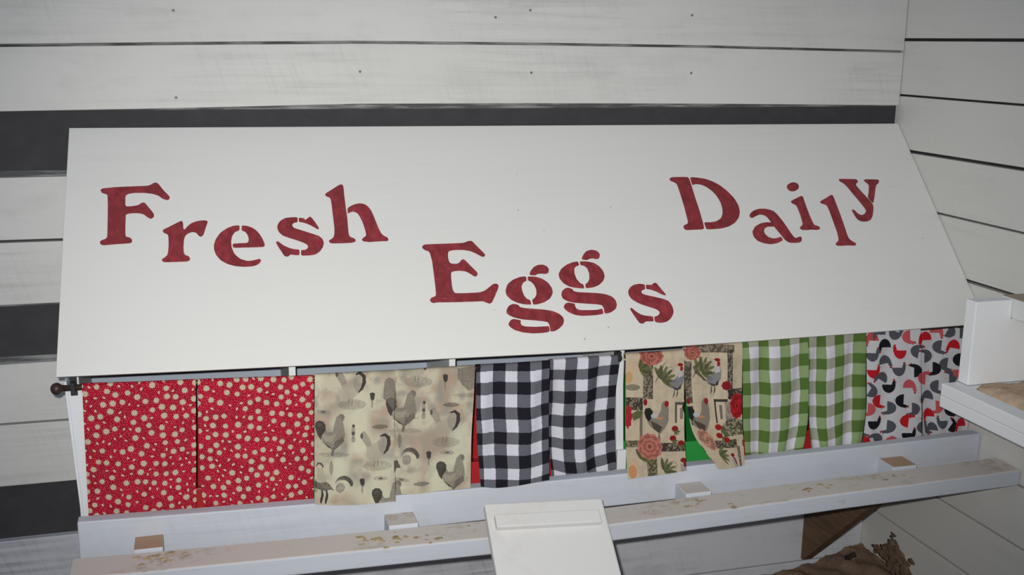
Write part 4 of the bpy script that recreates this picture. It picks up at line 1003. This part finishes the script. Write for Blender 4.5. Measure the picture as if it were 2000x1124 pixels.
for k in range(6):
    obj('cleat', slab(0.036 + k * 0.16, 0.066 + k * 0.16, -0.112, 0.108, 0.0002, 0.014), M['ramp'], ramp, 0.002)

# ------------------------------------------------------------------ droppings tray on the right wall
ty0, ty1 = -1.75, -0.576
tray = empty('droppings_tray', (-0.1, -1.1, 0.69), 'white wooden droppings tray of brown litter running along the right wall', 'tray')
obj('rim', box(-0.235, -0.190, ty0, ty1, 0.7265, 0.7550), M['tray_paint'], tray, 0.0025)
obj('base_rail', box(-0.235, -0.150, ty0, ty1, 0.6995, 0.7260), M['tray_paint'], tray, 0.002)
obj('base_board', box(-0.1495, -0.003, ty0, ty1, 0.7000, 0.7255), M['tray_paint'], tray, 0.001)
# upright end board, notched for the roost
nx_ = -0.0925
obj('end_board', prism([(-0.19, -0.6075, 0.7555), (-0.19, -0.6075, 0.9485), (nx_, -0.6075, 0.9485), (nx_, -0.6075, 0.9045), (-0.003, -0.6075, 0.9045), (-0.003, -0.6075, 0.7555)], (0, 0.034, 0)), M['tray_paint'], tray, 0.002)
bm = bmesh.new()
NXL, NYL = 26, 120
gv = {}
for j in range(NYL + 1):
    for i in range(NXL + 1):
        x = -0.192 + 0.188 * i / NXL
        y = -0.606 + (ty0 + 0.606) * j / NYL
        d = -0.606 - y
        z = 0.7545 + 0.010 * min(1, d / 0.05) * min(1, (x + 0.192) / 0.03) + random.uniform(-0.0016, 0.0016)
        z += 0.004 * math.sin(31 * x + 17 * y) * min(1, d / 0.04)
        bare = 0.012 + 0.012 * math.sin(60 * x) + 0.012 * math.sin(23 * x + 1)
        if d < bare or x + 0.192 < 0.003: z = 0.729
        gv[i, j] = bm.verts.new((x, y, z))
for j in range(NYL):
    for i in range(NXL):
        bm.faces.new((gv[i, j], gv[i + 1, j], gv[i + 1, j + 1], gv[i, j + 1]))
lt = obj('litter', bm, M['litter'], tray, 0, True)
lt['kind'] = 'stuff'
obj('tray_sheet', box(-0.1895, -0.003, ty0, ty1, 0.7265, 0.7530), M['tray_paint'], tray)

# roost board lying in the notch
rb = empty('roost_board', (-0.048, -1.2, 0.905), 'white roost board with a soiled top lying in the notched end board', 'roost')
obj('board', box(-0.0915, -0.004, -1.75, -0.566, 0.9050, 0.9515), M['roost'], rb, 0.003)

# ------------------------------------------------------------------ litter heaped in the corner of the floor
bm = bmesh.new()
N = 60
gv = {}
for j in range(N + 1):
    for i in range(N + 1):
        x, y = -0.002 - 0.6 * (i / N) ** 1.3, -0.002 - 0.6 * (j / N) ** 1.3
        hx, hy = -x, -y
        h = 0.070 * math.exp(-(hx / 0.16) ** 1.4 - (hy / 0.26) ** 1.5)
        h += (0.006 * math.sin(47 * x + 3) * math.sin(41 * y) + 0.004 * math.sin(90 * x + 60 * y) + random.uniform(-.0025, .0025)) * min(1, h / 0.02 + .2)
        h *= 1 - max(0, (max(hx, hy) - 0.45) / 0.15) if max(hx, hy) > 0.45 else 1
        gv[i, j] = bm.verts.new((x, y, max(h, 0.0) + 0.0005))
for j in range(N):
    for i in range(N):
        bm.faces.new((gv[i, j], gv[i + 1, j], gv[i + 1, j + 1], gv[i, j + 1]))
for k in range(9):
    add_blob(bm, (-0.062 + random.uniform(-.006, .006), -0.045 + random.uniform(-.012, .012), 0.052 + random.uniform(-.006, .006)), 0.008, (1, 1, 1.2), .3)
heap = obj('litter_heap', bm, M['floor_litter'], None, 0, True)
tag(heap, 'brown litter heaped in the floor corner under the nest box', 'litter', kind='stuff')
bm = bmesh.new()
for k in range(5):
    add_blob(bm, (-0.078 + k * 0.002, -0.052 - k * 0.004, 0.052 + k * 0.0045), 0.0085, (1, 1, 1.1), .25)
lump = obj('dark_lump', bm, M['dark_lump'], None, 0, True)
tag(lump, 'dark dried lump sitting on the corner litter heap', 'lump')
bm = bmesh.new()
for cy, cz, n, s in ((-0.105, 0.085, 34, 0.018), (-0.155, 0.105, 60, 0.022), (-0.19, 0.085, 40, 0.02), (-0.165, 0.060, 40, 0.02), (-0.235, 0.06, 26, 0.03), (-0.13, 0.06, 22, 0.03), (-0.15, 0.135, 8, 0.012)):
    for _ in range(n):
        add_blob(bm, (0.0, cy + random.gauss(0, s * 1.0), cz + random.gauss(0, s * .55)), random.uniform(0.004, 0.011), (0.10, 2.2, 1), .35)
sp = obj('caked_litter', bm, M['floor_litter'], wall_right, 0, True)
sp['kind'] = 'stuff'
